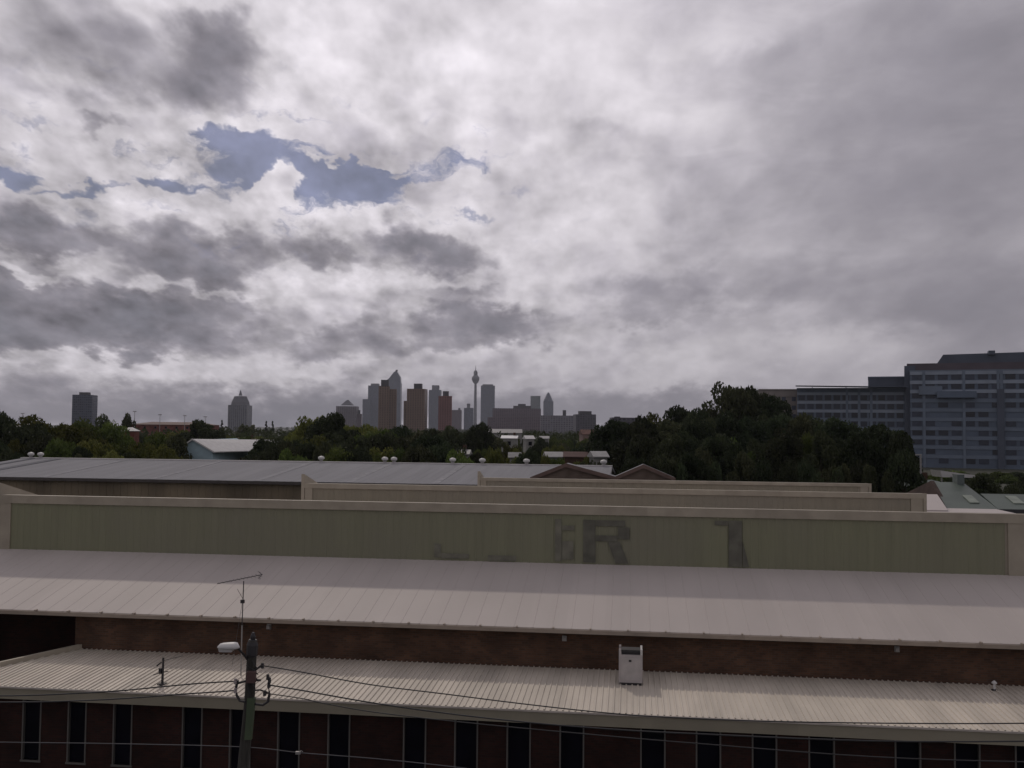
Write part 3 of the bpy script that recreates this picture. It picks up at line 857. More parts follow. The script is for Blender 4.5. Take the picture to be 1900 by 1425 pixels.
MB().box(e1-.3, e1, T_SE+.6, T_SR+19.5, 0, Z_SE-.6).build('end_wall', m_shedwall, root, off)
def on_shed(px, py):
    r = ray(px, py); rs = r.x*CT - r.y*ST; rt = r.x*ST + r.y*CT; sl2 = (Z_SR-Z_SE)/(T_SR-T_SE)
    k = (Z_SE - sl2*T_SE - CAMZ)/(r.z - sl2*rt)
    return rs*k, rt*k, CAMZ + r.z*k
# pale replacement sheets and a dark strip lying on the roof
def sheet(s_a, w, m, name, lift):
    sl2 = (Z_SR-Z_SE)/(T_SR-T_SE)
    MB().hexa([(s_a, T_SE+.1, Z_SE+.01), (s_a+w, T_SE+.1, Z_SE+.01), (s_a+w, T_SR-.4, Z_SR-.01), (s_a, T_SR-.4, Z_SR-.01)],
              [(s_a, T_SE+.1, Z_SE+lift), (s_a+w, T_SE+.1, Z_SE+lift), (s_a+w, T_SR-.4, Z_SR+lift-.02), (s_a, T_SR-.4, Z_SR+lift-.02)]).build(name, m, shroof, off)
for px in (70, 275, 470, 640, 800):
    sheet(S(px, 888, T_SE), .7, mat('pale_roof_strip', (.25,.25,.265), .85, spec=.15), 'pale_sheet', .03)
sheet(S(-128, 880, T_SE), .7, m_darkpanel, 'dark_sheet', .05)
sheet(S(-78, 880, T_SE), 1.1, m_darkpanel, 'dark_sheet', .05)
def vent(px, py, d_t=T_SR):
    s = S(px, py, d_t); z = Z_SR + .1
    o = MB().lathe([(.22, -.3), (.22, .24)], 12, (s, d_t, z)).build('roof_vent', m_galv, root, off)
    v = MB().lathe([(.26, .26), (.38, .33), (.41, .46), (.34, .60), (.15, .68), (.03, .70)], 14, (s, d_t, z))
    v.build('turbine', m_white, o, off, smooth=True)
for px in (57, 75, 596, 714, 731, 840, 895, 977, 1120): vent(px, 857)

# twin gabled brick workshops in front of the shed roof, right of centre
def gabled(pxl, pxa, pxr, ye, ya, t0, depth, label):
    (sl1, zl), (sa, za), (sr, zr) = PL(pxl, ye, t0), PL(pxa, ya, t0), PL(pxr, ye, t0)
    root, off = fthing('gabled_workshop', label, 'building', sa, t0)
    MB().prism([(sl1+.2, 0), (sr-.2, 0), (sr-.2, zr-.1), (sa, za-.12), (sl1+.2, zl-.1)], t0, t0+depth).build('wall', mat('tan_brick', (.14,.105,.085), .9, var=.2, vscale=.8), root, off)
    for a, c, za_, zc in ((sl1-.3, sa, zl-.15, za), (sa, sr+.3, za, zr-.15)):
        MB().prism([(a, za_-.0), (c, zc), (c, zc+.06), (a, za_+.06)], t0-.25, t0+depth).build('roof', m_shed, root, off)
        MB().prism([(a, za_-.22), (c, zc-.22), (c, zc+.14), (a, za_+.14)], t0-.31, t0-.255).build('bargeboard', mat('brown_barge', (.13,.085,.07), .7), root, off)
    MB().box(sa-.9, sa+.9, t0-.05, t0-.002, zl-3.4, zl-1.6).build('window', m_glass, root, off)
gabled(990, 1050, 1141, 885, 862, 90.0, 3.2, 'tan brick gable-ended workshop, left one of the pair behind the third clerestory')
gabled(1142, 1194, 1247, 886, 864, 89.0, 3.2, 'tan brick gable-ended workshop, right one of the pair behind the third clerestory')

# ------------------------------------------------------------------ right side: pale flat roof and green-roofed houses
t0 = 84.0
root, off = fthing('flat_roofed_annex', 'low annex with a pale sunlit flat roof beside the green roofed house', 'building', S(1760, 940, t0), t0)
zf = Z(1800, 951, t0)
f0, f1 = S(1600, 940, t0), S(1885, 940, t0)
m_pr = mat('white_roof_coating', (.47,.42,.40), .6, var=.04, vscale=.3)
MB().box(f0, f1, t0, t0+4.3, zf-.25, zf).build('roof', m_pr, root, off)
MB().box(f0+.2, f1-.2, t0+.2, t0+4.2, 0, zf-.26).build('wall', m_brick2, root, off)
l0, l1, l2 = S(1600, 940, t0), S(1759, 947, t0+.6), S(1739, 917, t0+7)
zl0, zl1 = Z(1740, 947, t0+.6), Z(1725, 917, t0+7)
MB().hexa([(l0, t0+.6, zl0-.2), (l1, t0+.6, zl0-.2), (l2, t0+7, zl1-.2), (l0, t0+7, zl1-.2)],
          [(l0, t0+.6, zl0+.03), (l1, t0+.6, zl0+.03), (l2, t0+7, zl1), (l0, t0+7, zl1)]).build('lean_to_roof', m_pr, root, off)

m_greenroof = mat('green_tin_roof', (.075,.098,.082), .5, var=.15, vscale=.3, vstretch=(1,1,1))
def house(label, px, py_ridge, py_eave, d, w, depth, rz=0.0, mr=None, mw=None, hip=False, chim=True, name='house', cat='house', group=None):
    """gabled or hipped house: ridge along local x, photo heights set ridge and eave"""
    pr = P(px, py_ridge, d); pe = P(px, py_eave, d - depth/2)
    zr, ze = pr.z, min(pe.z, pr.z-.8)
    root = thing(name, label, cat, (pr.x, pr.y, 0), rz, group)
    mr = mr or m_shed_light; mw = mw or m_brick2
    x, y = w/2, depth/2
    MB().box(-x+.3, x-.3, -y+.3, y-.3, 0, ze).build('wall', mw, root)
    b = MB()
    hx = x*.55 if hip else x
    v = [(-x, -y, ze), (x, -y, ze), (x, y, ze), (-x, y, ze), (-hx, 0, zr), (hx, 0, zr)]
    th_ = .14
    b.v += v + [(a, c, z-th_) for a, c, z in v]
    b.f += [(0,1,5,4), (2,3,4,5), (7,6,10,11), (9,8,11,10), (0,6,7,1), (2,8,9,3), (1,7,8,2), (3,9,6,0)]
    b.f += [(1,2,5), (3,0,4)] if hip else [(1,2,5), (3,0,4)]
    rf = b.build('roof', mr, root)
    if not hip:
        MB().prism_x([(-y+.3, ze-.05), (y-.3, ze-.05), (0, zr-.25)], x-.02, x+.03).build('gable', mw, root)
    if chim: MB().box(x*.4, x*.4+.7, .3, 1.0, ze+.2, zr+.9).build('chimney', m_brick, rf)
    n = max(1, int(w/5))
    for k in range(n):
        cx = -x + w*(k+.5)/n
        wf = MB().box(cx-.6, cx+.6, -y+.24, -y+.298, ze-2.2, ze-.9).build('window', m_frame, root)
        MB().box(cx-.5, cx+.5, -y+.20, -y+.238, ze-2.1, ze-1.0).build('pane', m_glass, wf)
    return root

# near green house: long roof, brick gable end turned to the left
root, off = fthing('green_roofed_house', 'brick house with a long green roof and pale skylights behind the sunlit annex', 'house', S(1800, 940, 90.), 90.)
tA = 88.5
sg, ze_ = PL(1757, 943, tA); sg2 = S(2010, 944, tA); 
rr = PL(1727, 894, tA+7.5); zr_ = rr[1]
x0g = sg
MB().box(x0g+.4, S(1848,943,tA), tA+.5, tA+14.5, 0, ze_-.15).build('wall', m_brick, root, off)
MB().box(S(1848,943,tA)+.01, sg2-.2, tA+.5, tA+8.0, 0, ze_-.15).build('wing_wall', m_brick, root, off)
b = MB()
rid0 = S(1727, 895, tA+7.5)
kz = (zr_-ze_)/7.5
xe, xr = S(1852, 943, tA), S(1787, 897, tA+7.5)
def two(pts):      # thin double-sided roof face
    n = len(b.v); k = len(pts); b.v += pts + [(p[0], p[1], p[2]-.12) for p in pts]
    b.f.append(tuple(range(n, n+k))); b.f.append(tuple(range(n+2*k-1, n+k-1, -1)))
    for i in range(k): b.f.append((n+i, n+(i+1)%k, n+k+(i+1)%k, n+k+i))
two([(x0g, tA, ze_), (xe, tA, ze_), (xr, tA+7.5, zr_), (rid0+.1, tA+7.5, zr_)])
two([(xe, tA, ze_), (xe, tA+15, ze_), (xr, tA+7.5, zr_)])
two([(xe, tA+15, ze_), (rid0-1.0, tA+15, ze_), (rid0+.1, tA+7.5, zr_), (xr, tA+7.5, zr_)])
wx = S(1836, 935, tA+2)
two([(wx, tA+.004, ze_+.02), (sg2, tA+.004, ze_+.02), (sg2, tA+4.2, ze_+kz*4.2), (wx, tA+4.2, ze_+kz*4.2)])
two([(wx, tA+8.4, ze_+.02), (wx, tA+4.2, ze_+kz*4.2), (sg2, tA+4.2, ze_+kz*4.2), (sg2, tA+8.4, ze_+.02)])
grf = b.build('roof', m_greenroof, root, off)
b = MB(); b.v += [(x0g-.05, tA-.1, ze_-.1), (rid0-1.05, tA+15, ze_-.1), (rid0, tA+7.5, zr_+.1), (x0g-.05, tA-.1, 0), (rid0-1.05, tA+15, 0),
                  (x0g+.3, tA-.1, ze_-.1), (rid0-.7, tA+15, ze_-.1), (rid0+.3, tA+7.5, zr_+.1), (x0g+.3, tA-.1, 0), (rid0-.7, tA+15, 0)]
b.f += [(0,2,1), (0,1,4,3), (5,6,7), (5,8,9,6), (0,5,7,2), (2,7,6,1), (0,3,8,5)]
b.build('gable_wall', brick_mat('dark_red_brick', (.055,.03,.024), (.042,.025,.02), (.05,.042,.04)), root, off)
MB().box(x0g, sg2, tA-.14, tA-.005, ze_-.32, ze_-.01).build('gutter', m_dark, root, off)
for px, w_ in ((1797, .8), (1878, .9)):
    s_, z_ = PL(px, 928, tA+3.0)
    k = (zr_-ze_)/7.5
    MB().hexa([(s_-w_/2, tA+1.4, ze_+k*1.4+.03), (s_+w_/2, tA+1.4, ze_+k*1.4+.03), (s_+w_/2, tA+3.4, ze_+k*3.4+.03), (s_-w_/2, tA+3.4, ze_+k*3.4+.03)],
              [(s_-w_/2, tA+1.4, ze_+k*1.4+.1), (s_+w_/2, tA+1.4, ze_+k*1.4+.1), (s_+w_/2, tA+3.4, ze_+k*3.4+.1), (s_-w_/2, tA+3.4, ze_+k*3.4+.1)]).build('skylight', mat('fibreglass', (.20,.23,.19), .5), grf, off)
MB().box(S(1775,880,tA+7), S(1788,880,tA+7), tA+6.8, tA+8.2, zr_-.2, zr_+.75).build('chimney', mat('render_grey', (.10,.12,.115), .8), grf, off)

house('small green hip-roofed house behind the right end of the clerestories', 1665, 889, 905, 125, 15, 10, R(-12), mr=m_greenroof, mw=m_brick, hip=True)

# ------------------------------------------------------------------ foliage
rng = np.random.default_rng(11)
def leaf_mesh(name, centres, radii, per, leaf, m, flat=.75, seed=0):
    r = np.random.default_rng(seed)
    V, Fc = [], []
    pts = []
    for c, rad in zip(centres, radii):
        k = int(per * (rad ** 1.6))
        d = r.normal(size=(k, 3)); d /= np.linalg.norm(d, axis=1)[:, None]
        rr = rad * (0.55 + 0.5 * r.random(k) ** .6)
        p = np.array(c) + d * rr[:, None] * np.array([1, 1, flat])
        pts.append(p)
    pts = np.concatenate(pts); n = len(pts)
    u = r.normal(size=(n, 3)); u /= np.linalg.norm(u, axis=1)[:, None]
    w = r.normal(size=(n, 3)); w -= (w*u).sum(1)[:, None]*u; w /= np.linalg.norm(w, axis=1)[:, None]
    sz = leaf * (.55 + .9*r.random(n))[:, None]
    a = pts - u*sz; b_ = pts + w*sz*.55; c_ = pts + u*sz; d_ = pts - w*sz*.55
    verts = np.stack([a, b_, c_, d_], 1).reshape(-1, 3).astype(np.float32)
    me = bpy.data.meshes.new(name)
    me.vertices.add(4*n); me.vertices.foreach_set('co', verts.ravel())
    me.loops.add(4*n); me.loops.foreach_set('vertex_index', np.arange(4*n, dtype=np.int32))
    me.polygons.add(n); me.polygons.foreach_set('loop_start', np.arange(0, 4*n, 4, dtype=np.int32))
    me.update(calc_edges=True); me.materials.append(m)
    return me

LM = [leaf_mat('fig_leaf', (.017,.025,.013), (.060,.073,.036)), leaf_mat('gum_leaf', (.045,.056,.030), (.12,.13,.07)),
      leaf_mat('bright_leaf', (.040,.058,.014), (.135,.16,.045))]
# unit trees: height 10, crown width ~10
def unit_tree(kind, seed):
    r = random.Random(seed)
    H = 10.0
    cs, rs = [], []
    if kind == 'round':
        for k in range(34):
            an = r.uniform(0, 2*math.pi); el_ = r.uniform(-.35, 1.0); rad = 3.9*math.sqrt(max(.05, 1-max(0, el_)**2))*r.uniform(.55, 1.0)
            cs.append((math.cos(an)*rad, math.sin(an)*rad, 5.6+3.3*el_)); rs.append(r.uniform(.9, 1.6))
    elif kind == 'broad':
        for k in range(40):
            an = r.uniform(0, 2*math.pi); q_ = math.sqrt(r.random()); rad = 4.6*q_
            cs.append((math.cos(an)*rad, math.sin(an)*rad, 4.2+4.6*math.sqrt(max(0.02, 1-q_**2))*r.uniform(.45, 1))); rs.append(r.uniform(.8, 1.5))
    elif kind == 'gum':
        for k in range(26):
            an = r.uniform(0, 2*math.pi); h_ = r.uniform(3.6, 9.3); rad = r.uniform(.6, 4.2)*math.sin(math.pi*min(1, (h_-2.2)/8.0))
            cs.append((math.cos(an)*rad, math.sin(an)*rad, h_)); rs.append(r.uniform(.6, 1.15))
    elif kind == 'cone':
        for k in range(30):
            h_ = r.uniform(2.0, 9.8); rad = 1.9*(1-(h_-1.5)/9)*r.uniform(.3, 1); an = r.uniform(0, 6.28)
            cs.append((math.cos(an)*rad, math.sin(an)*rad, h_)); rs.append(.35+.4*(1-h_/10))
    elif kind == 'bush':
        for k in range(26):
            an = r.uniform(0, 6.28); q_ = math.sqrt(r.random()); rad = 4.4*q_
            cs.append((math.cos(an)*rad, math.sin(an)*rad, 1.0+7.2*math.sqrt(max(.02, 1-q_**2))*r.uniform(.2, 1))); rs.append(r.uniform(.9, 1.7))
    per = {'round': 62, 'broad': 62, 'gum': 70, 'cone': 160, 'bush': 60}[kind]
    mi = {'round': 0, 'broad': 2, 'gum': 1, 'cone': 0, 'bush': 0}[kind]
    crown = leaf_mesh('crown', cs, rs, per*2.6, .21, LM[mi], seed=seed)
    # trunk with limbs
    tb = MB(); ht = 4.8 if kind not in ('cone',) else 9.4
    tb.tube([(0, 0, 0), (.05, .02, ht*.5), (.0, .08, ht)], .3, 8, [.42, .30, .18 if kind != 'cone' else .05])
    if kind != 'cone':
        for k in range(0, len(cs), 5):
            c = Vector(cs[k]); h0 = r.uniform(ht*.55, ht)
            m_ = Vector((c.x*.4, c.y*.4, (h0+c.z)/2))
            tb.tube([(0, .04, h0), m_, c], .1, 6, [.15, .10, .04])
    me = bpy.data.meshes.new('trunk'); me.from_pydata(tb.v, [], tb.f); me.update(); me.materials.append(m_bark)
    return crown, me
UNITS = {k: [unit_tree(k, 100*i+j) for j in range(n)] for i, (k, n) in enumerate((('round', 3), ('broad', 3), ('gum', 3), ('cone', 1), ('bush', 2)))}
NAMES = {'round': 'fig_tree', 'broad': 'spreading_tree', 'gum': 'gum_tree', 'cone': 'pine_tree', 'bush': 'shrub'}
tr_rng = random.Random(5)
def tree(px, py, d, wpx, kind, label, group=None, j=None, rz=None):
    top = P(px, py, d)
    H = max(3.0, top.z); Wd = wpx/F*d*(1.0 if kind == 'cone' else 1.28)
    crown, trunk = UNITS[kind][(j if j is not None else tr_rng.randrange(9)) % len(UNITS[kind])]
    t = thing(NAMES[kind], label, 'shrub' if kind == 'bush' else 'tree', (top.x, top.y, 0), tr_rng.uniform(0, 6.28) if rz is None else rz, group)
    base_w = {'round': 9.6, 'broad': 10.4, 'gum': 8.6, 'cone': 3.6, 'bush': 10.4}[kind]
    base_h = {'round': 9.5, 'broad': 9.1, 'gum': 9.3, 'cone': 10.1, 'bush': 8.6}[kind]
    t.scale = (Wd/base_w, Wd/base_w, H/base_h)
    for nm, me in (('crown', crown), ('trunk', trunk)):
        o = bpy.data.objects.new(nm, me); C.objects.link(o); o.parent = t
    return t

# --- left belt: trees that shape the skyline, each with its own label
tree(8, 771, 150, 70, 'round', 'dark tree cut by the left edge of the photo', j=0)
tree(100, 762, 160, 120, 'broad', 'tallest rounded tree on the left, standing just left of the dark slab tower')
tree(60, 790, 150, 90, 'round', 'dark tree at the left foot of the tallest rounded left tree')
tree(165, 782, 175, 80, 'broad', 'tree directly below the dark slab tower')
tree(196, 779, 210, 50, 'gum', 'thin feathery tree just right of the dark slab tower')
tree(238, 776, 230, 36, 'gum', 'small dark crown rising above the white-capped turret')
tree(215, 786, 180, 70, 'broad', 'low broad tree left of the white-capped turret')
tree(375, 784, 240, 70, 'round', 'rounded dark tree over the roof of the blue gabled shed')
tree(330, 792, 260, 70, 'broad', 'tree behind the apex of the blue gabled shed')
for i, (px, py) in enumerate(((412,779),(494,781),(506,781))):
    tree(px, py, 700, 11, 'cone', ('distant pine just left of the domed tower', 'left one of two distant pines right of the domed tower', 'right one of two distant pines right of the domed tower')[i], 'distant pines by the domed tower')
tree(458, 786, 420, 34, 'gum', 'small tree at the right foot of the domed tower')
tree(575, 777, 200, 90, 'broad', 'leafy tree on the left shoulder of the central tree mound')
tree(615, 772, 190, 90, 'round', 'highest crown of the central tree mound, left of the pyramid-roofed building')
tree(665, 778, 200, 90, 'broad', 'broad tree below the pyramid-roofed building')
tree(700, 786, 180, 80, 'broad', 'tree at the foot of the slanted-top tower')
tree(740, 793, 190, 70, 'round', 'dark rounded tree in front of the brown tower with the stepped roof')
tree(800, 796, 220, 60, 'round', 'dark tree between the two right-hand brown towers')
tree(848, 800, 240, 45, 'round', 'dark round tree just left of the slender observation tower')
tree(889, 789, 230, 54, 'round', 'dense dark round tree below the slender observation tower')
tree(1350, 712, 190, 95, 'round', 'tallest gum tree, standing over the right-hand woods', j=1)
tree(1395, 722, 200, 85, 'round', 'tall gum tree right beside the tallest one over the woods', j=2)
tree(1435, 742, 190, 80, 'round', 'dark tree stepping down right of the tall gum trees')
tree(1210, 758, 210, 80, 'broad', 'open-crowned tree at the left end of the right-hand woods')
tree(1262, 757, 200, 80, 'round', 'dark rounded tree between the open-crowned tree and the tall gums')
tree(1300, 762, 190, 70, 'round', 'dark tree directly left of the tallest gum')
tree(1560, 784, 150, 110, 'round', 'broad dark tree in front of the white banded wing')
tree(1630, 792, 140, 110, 'round', 'broad tree in front of the dark gap beside the office block')
tree(1670, 806, 130, 60, 'round', 'rightmost tree of the woods, touching the office block')
tree(1500, 772, 170, 90, 'round', 'dark tree below the beige block')

ORD = 'first second third fourth fifth sixth seventh eighth ninth tenth eleventh twelfth thirteenth fourteenth fifteenth sixteenth'.split()
def belt(x0, x1, ytop, d0, d1, w0, w1, n, kinds, label, group, seed):
    """label: (look, place); each tree of the row is told apart by its order from the left"""
    r = random.Random(seed); made = []
    for k in range(n):
        u = (k+.5)/n
        px = x0+(x1-x0)*u + r.uniform(-.5, .5)*(x1-x0)/n
        d = r.uniform(d0, d1)
        py = ytop(px) + r.uniform(0, 12)
        made.append((px, tree(px, py, d, r.uniform(w0, w1), r.choice(kinds), 'x', group)))
    made.sort(key=lambda q_: q_[0])
    for k, (px, t) in enumerate(made):
        pos = 'leftmost' if k == 0 else 'rightmost' if k == n-1 else ORD[k]+' from the left'
        t['label'] = '%s, %s %s' % (label[0], pos, label[1])

belt(-30, 330, lambda x: 803, 135, 160, 55, 85, 12, ['round','broad','broad'], ('dark bushy tree', 'in the rear belt at the shed left half'), 'trees behind the left half of the long shed', 1)
belt(-30, 335, lambda x: 822, 128, 138, 50, 75, 12, ['round','broad','bush'], ('low dark tree', 'in the front row at the shed left half'), 'front row behind the left half of the long shed', 2)
belt(250, 560, lambda x: 801, 260, 330, 40, 60, 11, ['round','broad'], ('distant tree', 'in the row beyond the blue gabled shed'), 'trees beyond the blue gabled shed', 3)
belt(480, 860, lambda x: 800 if x > 560 else 815, 140, 185, 60, 90, 11, ['round','broad','gum'], ('leafy tree', 'in the central mound before the brown towers'), 'trees of the central mound', 4)
belt(455, 860, lambda x: 822, 126, 138, 45, 75, 14, ['round','broad','bush'], ('low leafy tree', 'in the row behind the middle of the shed'), 'front row behind the middle of the long shed', 5)
belt(830, 1180, lambda x: 818, 190, 260, 26, 46, 14, ['round','broad','gum'], ('small dark tree', 'among the scattered white houses'), 'trees among the scattered white houses', 6)
belt(850, 1200, lambda x: 834, 135, 170, 40, 60, 12, ['round','bush','broad'], ('low dark tree', 'in the row behind the twin workshops'), 'low trees behind the twin workshops', 7)
belt(900, 1180, lambda x: 806, 320, 420, 18, 32, 16, ['round','broad'], ('small far tree', 'in the row beyond the white houses'), 'far trees beyond the scattered white houses', 8)
belt(1130, 1300, lambda x: 782 - (x-1130)*.05, 150, 190, 60, 90, 8, ['round'], ('dark tree', 'in the left half of the right-hand woods'), 'trees in the left half of the right-hand woods', 9)
belt(1290, 1500, lambda x: 770, 145, 180, 70, 100, 8, ['round'], ('dark tree', 'in the woods below the tall gums'), 'trees in the woods below the tall gums', 10)
belt(1180, 1640, lambda x: 806, 118, 138, 60, 90, 14, ['round','round','bush','broad'], ('low dark tree', 'along the front of the right-hand woods'), 'front row of the right-hand woods', 12)
belt(1170, 1690, lambda x: 838, 104, 112, 55, 80, 14, ['round','bush','bush'], ('dark shrubby growth', 'in the row behind the third clerestory'), 'shrubs right behind the third clerestory', 13)
belt(1780, 1960, lambda x: 884, 116, 124, 45, 70, 7, ['bush','round'], ('dark shrub', 'behind the green roof at the right edge'), 'shrubs behind the green roof', 14)
belt(1800, 1980, lambda x: 886, 102, 108, 42, 60, 7, ['bush'], ('dense dark shrub', 'right behind the green roof ridge'), 'hedge behind the green roof ridge', 17)
belt(1700, 1780, lambda x: 878, 125, 135, 30, 45, 4, ['bush'], ('small dark bush', 'at the foot of the office block'), 'bushes at the foot of the office block', 15)

belt(1690, 1980, lambda x: 872, 190, 260, 45, 70, 9, ['round','broad'], ('dark tree', 'in the row under the office block'), 'trees under the office block', 16)

# far suburb canopy that reads as one mass
cs, rs = [], []
for k in range(2600):
    d = 340 + 2600*rng.random()**1.6; x = (rng.random()*2-1)*d*.62
    if x/d > .26 and d < 420: d += 200; x = d*.3
    cs.append((x, d, 2.5+7*rng.random())); rs.append(3.2+2.4*rng.random())
cs = np.array(cs); rs = np.array(rs)
rs_n = rs/3.0
me = leaf_mesh('distant_trees', cs, rs, 5.5, .95, leaf_mat('far_leaf', (.030,.040,.018), (.075,.085,.038)), flat=.8, seed=77)
o = bpy.data.objects.new('distant_trees', me); C.objects.link(o)
tag(o, 'far dark treetops of the suburbs merging below the skyline', 'trees', kind='stuff')

# ------------------------------------------------------------------ suburb houses and sheds
m_bluewall = mat('pale_blue_boards', (.36,.48,.52), .7, var=.06)
m_redtile = mat('red_tiles', (.11,.05,.038), .85, var=.2, vscale=.8)
m_white_r = mat('white_roof', (.50,.49,.48), .5, var=.06)
m_grey_r = mat('grey_iron_roof', (.27,.265,.26), .5, var=.1)
m_whitewall = mat('white_render', (.50,.49,.46), .8, var=.06)
m_dimwall = mat('weathered_render', (.24,.235,.22), .8, var=.1)
m_white_b = mat('bright_white_roof', (.75,.75,.74), .5, var=.03)
# blue gabled shed, gable towards the camera
dB = 150.0
pl, pa, pr = P(327, 848, dB), P(358, 815, dB), P(394, 846, dB)
root = thing('blue_shed', 'pale blue gable-ended shed with a long pale roof among the left trees', 'shed', (pa.x, dB, 0), R(0))
wl_, wr2 = pl.x-pa.x, pr.x-pa.x
zwl = P(330, 838, dB).z; zwr = P(392, 836, dB).z
MB().prism([(wl_, 0), (wr2, 0), (wr2, zwr), (0, pa.z-.1), (wl_, zwl)], 0, 24).build('wall', m_bluewall, root)
# long roof runs back to the right
b = MB()
rx = (438-358)/F*(dB+22)
b.hexa([(-.0, -.3, pa.z-.1), (wr2+.35, -.3, zwr-.3), (wr2+rx, 24, zwr-.4), (rx-.5, 24, pa.z-.45)],
       [(-.0, -.3, pa.z+.06), (wr2+.35, -.3, zwr-.15), (wr2+rx, 24, zwr-.25), (rx-.5, 24, pa.z-.3)])
b.build('roof', m_white_r, root)
b = MB()
b.hexa([(wl_-.3, -.3, zwl-.2), (-.02, -.3, pa.z-.1), (rx-.52, 24, pa.z-.45), (wl_+rx-.8, 24, zwl-.6)],
       [(wl_-.3, -.3, zwl-.05), (-.02, -.3, pa.z+.06), (rx-.52, 24, pa.z-.3), (wl_+rx-.8, 24, zwl-.45)])
b.build('roof', m_grey_r, root)
MB().prism([(wl_-.3, zwl-.25), (0, pa.z-.12), (wr2+.35, zwr-.35), (wr2+.35, zwr-.1), (0, pa.z+.12), (wl_-.3, zwl)], -.38, -.31).build('bargeboard', m_white, root)
MB().box(wr2*.55-.5, wr2*.55+.5, -.04, -.004, zwr-4.6, zwr-2.6).build('window', m_glass, root)

# turret with white cap
pt = P(241, 793, 205)
root = thing('brick_turret', 'small red brick turret with a white hipped cap among the left trees', 'tower', (pt.x, pt.y, 0))
w = 12/F*205
MB().box(-w*.7, w*1.1, -w, w, 0, pt.z-.75).build('wall', brick_mat('red_brick', (.2,.06,.04), (.15,.05,.04), (.1,.08,.08)), root)
MB().box(-w*1.25, w*1.25, -w*1.2, w*1.2, pt.z-.749, pt.z, .25).build('roof', m_white, root)
MB().box(-.4, .4, -w-.05, -w-.003, pt.z-3.0, pt.z-1.7).build('window', m_glass, root)
# long red brick building
house('long low red brick block on the skyline between the left trees and domed tower', 325, 783, 788, 520, 44, 14, R(3), mr=mat('brown_roof', (.14,.09,.08), .8), mw=brick_mat('red_brick', (.2,.06,.04), (.15,.05,.04), (.1,.08,.08)), hip=True, name='brick_block', cat='building')
house('grey pale building glimpsed between the leftmost trees', 28, 786, 794, 260, 9, 8, R(5), mr=m_grey_r, mw=m_whitewall)
house('white walled cottage peeping between the leftmost trees', 32, 799, 805, 215, 7, 7, R(-10), mr=m_white_r, mw=m_whitewall)
house('dark red tiled roof behind the pale shed roof', 447, 812, 818, 330, 16, 9, R(4), mr=m_redtile, mw=m_brick)
hs = [ # px, ridge, eave, d, w, depth, rz, roof, wall, label
 (848,834,838,190,5.5,5,-4,m_grey_r,m_dimwall,'grey roofed cottage left of the slender tower, close behind the shed ridge'),
 (866,812,817,300,4,5,6,m_white_r,m_dimwall,'small white house left of the dense round tree'),
 (946,808,813,300,5.2,6,-5,m_white_b,m_dimwall,'brightest white roofed house below the wide purple-brown block'),
 (981,808,814,310,3.2,5,12,m_white_r,m_dimwall,'small white house right of the brightest white roof'),
 (935,796,803,480,18,10,2,m_grey_r,m_dimwall,'long greyish terrace behind the brightest white roof'),
 (1010,809,813,330,3.5,5,-6,m_grey_r,m_dimwall,'narrow grey house at the end of the scattered white houses'),
 (1094,797,806,360,7,7,8,m_redtile,mat('pink_render', (.22,.15,.13), .8),'pinkish house among trees under the dark square block'),
 (955,839,846,160,2.2,2.2,0,m_grey_r,m_dimwall,'narrow pale outhouse behind the shed ridge'),
 (1027,838,844,165,3.2,4,6,m_grey_r,mat('sage_wall', (.12,.135,.12), .8),'sage coloured hut behind the left workshop gable'),
 (1078,838,846,165,6,5,-4,mat('dark_tiles', (.09,.05,.045), .9),m_brick,'dark tiled house between the workshop gables'),
 (1110,837,845,152,2.6,4,10,m_grey_r,m_dimwall,'pale roofed hut above the valley between the workshops'),
]
for px, yr, ye, d, w, dp, rz, mr_, mw_, lb in hs:
    house(lb, px, yr, ye, d, w, dp, R(rz), mr=mr_, mw=mw_, chim=(d < 320 and w > 5))

# ------------------------------------------------------------------ skyline
def block(mb, x0, x1, y0, y1, z0, z1, k=1.0): mb.box(x0, x1, y0, y1, z0, z1, k)
def tower(name, label, d, tiers, m, cat='tower', depth=None, rz=0.0, spire=None, roofm=None, crown=None):
    """tiers: list of (x0px, x1px, ytop_px, ybottom_px or None)"""
    xc = (tiers[0][0]+tiers[0][1])/2
    pc = P(xc, 790, d)
    root = thing(name, label, cat, (pc.x, pc.y, 0), rz)
    wid0 = (tiers[0][1]-tiers[0][0])/F*d
    for i, (xa, xb, yt, yb) in enumerate(tiers):
        zt_ = P(xc, yt, d).z; zb_ = 0 if yb is None else P(xc, yb, d).z
        xa_, xb_ = (xa-xc)/F*d, (xb-xc)/F*d
        dd = (depth or wid0)*.5*(1-.06*i) * (1.0 if i == 0 else max(.3, (xb-xa)/(tiers[0][1]-tiers[0][0])))
        mb = MB().box(xa_, xb_, -dd, dd, zb_, zt_)
        mb.build('wall' if i == 0 else 'roof_structure' if i > 0 and (yb is not None) else 'wing', m if i == 0 or yb is None else (roofm or m), root)
    if spire:
        xs_, yt, yb, rad = spire
        x_ = (xs_-xc)/F*d
        MB().lathe([(rad, P(xc, yb, d).z), (rad*.5, (P(xc, yb, d).z*.4+P(xc, yt, d).z*.6)), (rad*.15, P(xc, yt, d).z)], 8, (x_, 0, 0)).build('spire', roofm or m, root)
    if crown: crown(root, xc, d)
    return root
fm_dark = facade_mat('dark_blue_facade', (.045,.055,.085), (.02,.026,.045), 3.6, 3.0, .6, .7)
fm_grey = facade_mat('grey_ribbed_facade', (.13,.13,.14), (.035,.04,.055), 3.6, 5.0, .8, .55)
fm_blue = facade_mat('blue_grey_facade', (.075,.085,.115), (.04,.05,.075), 3.8, 4.5, .6, .7)
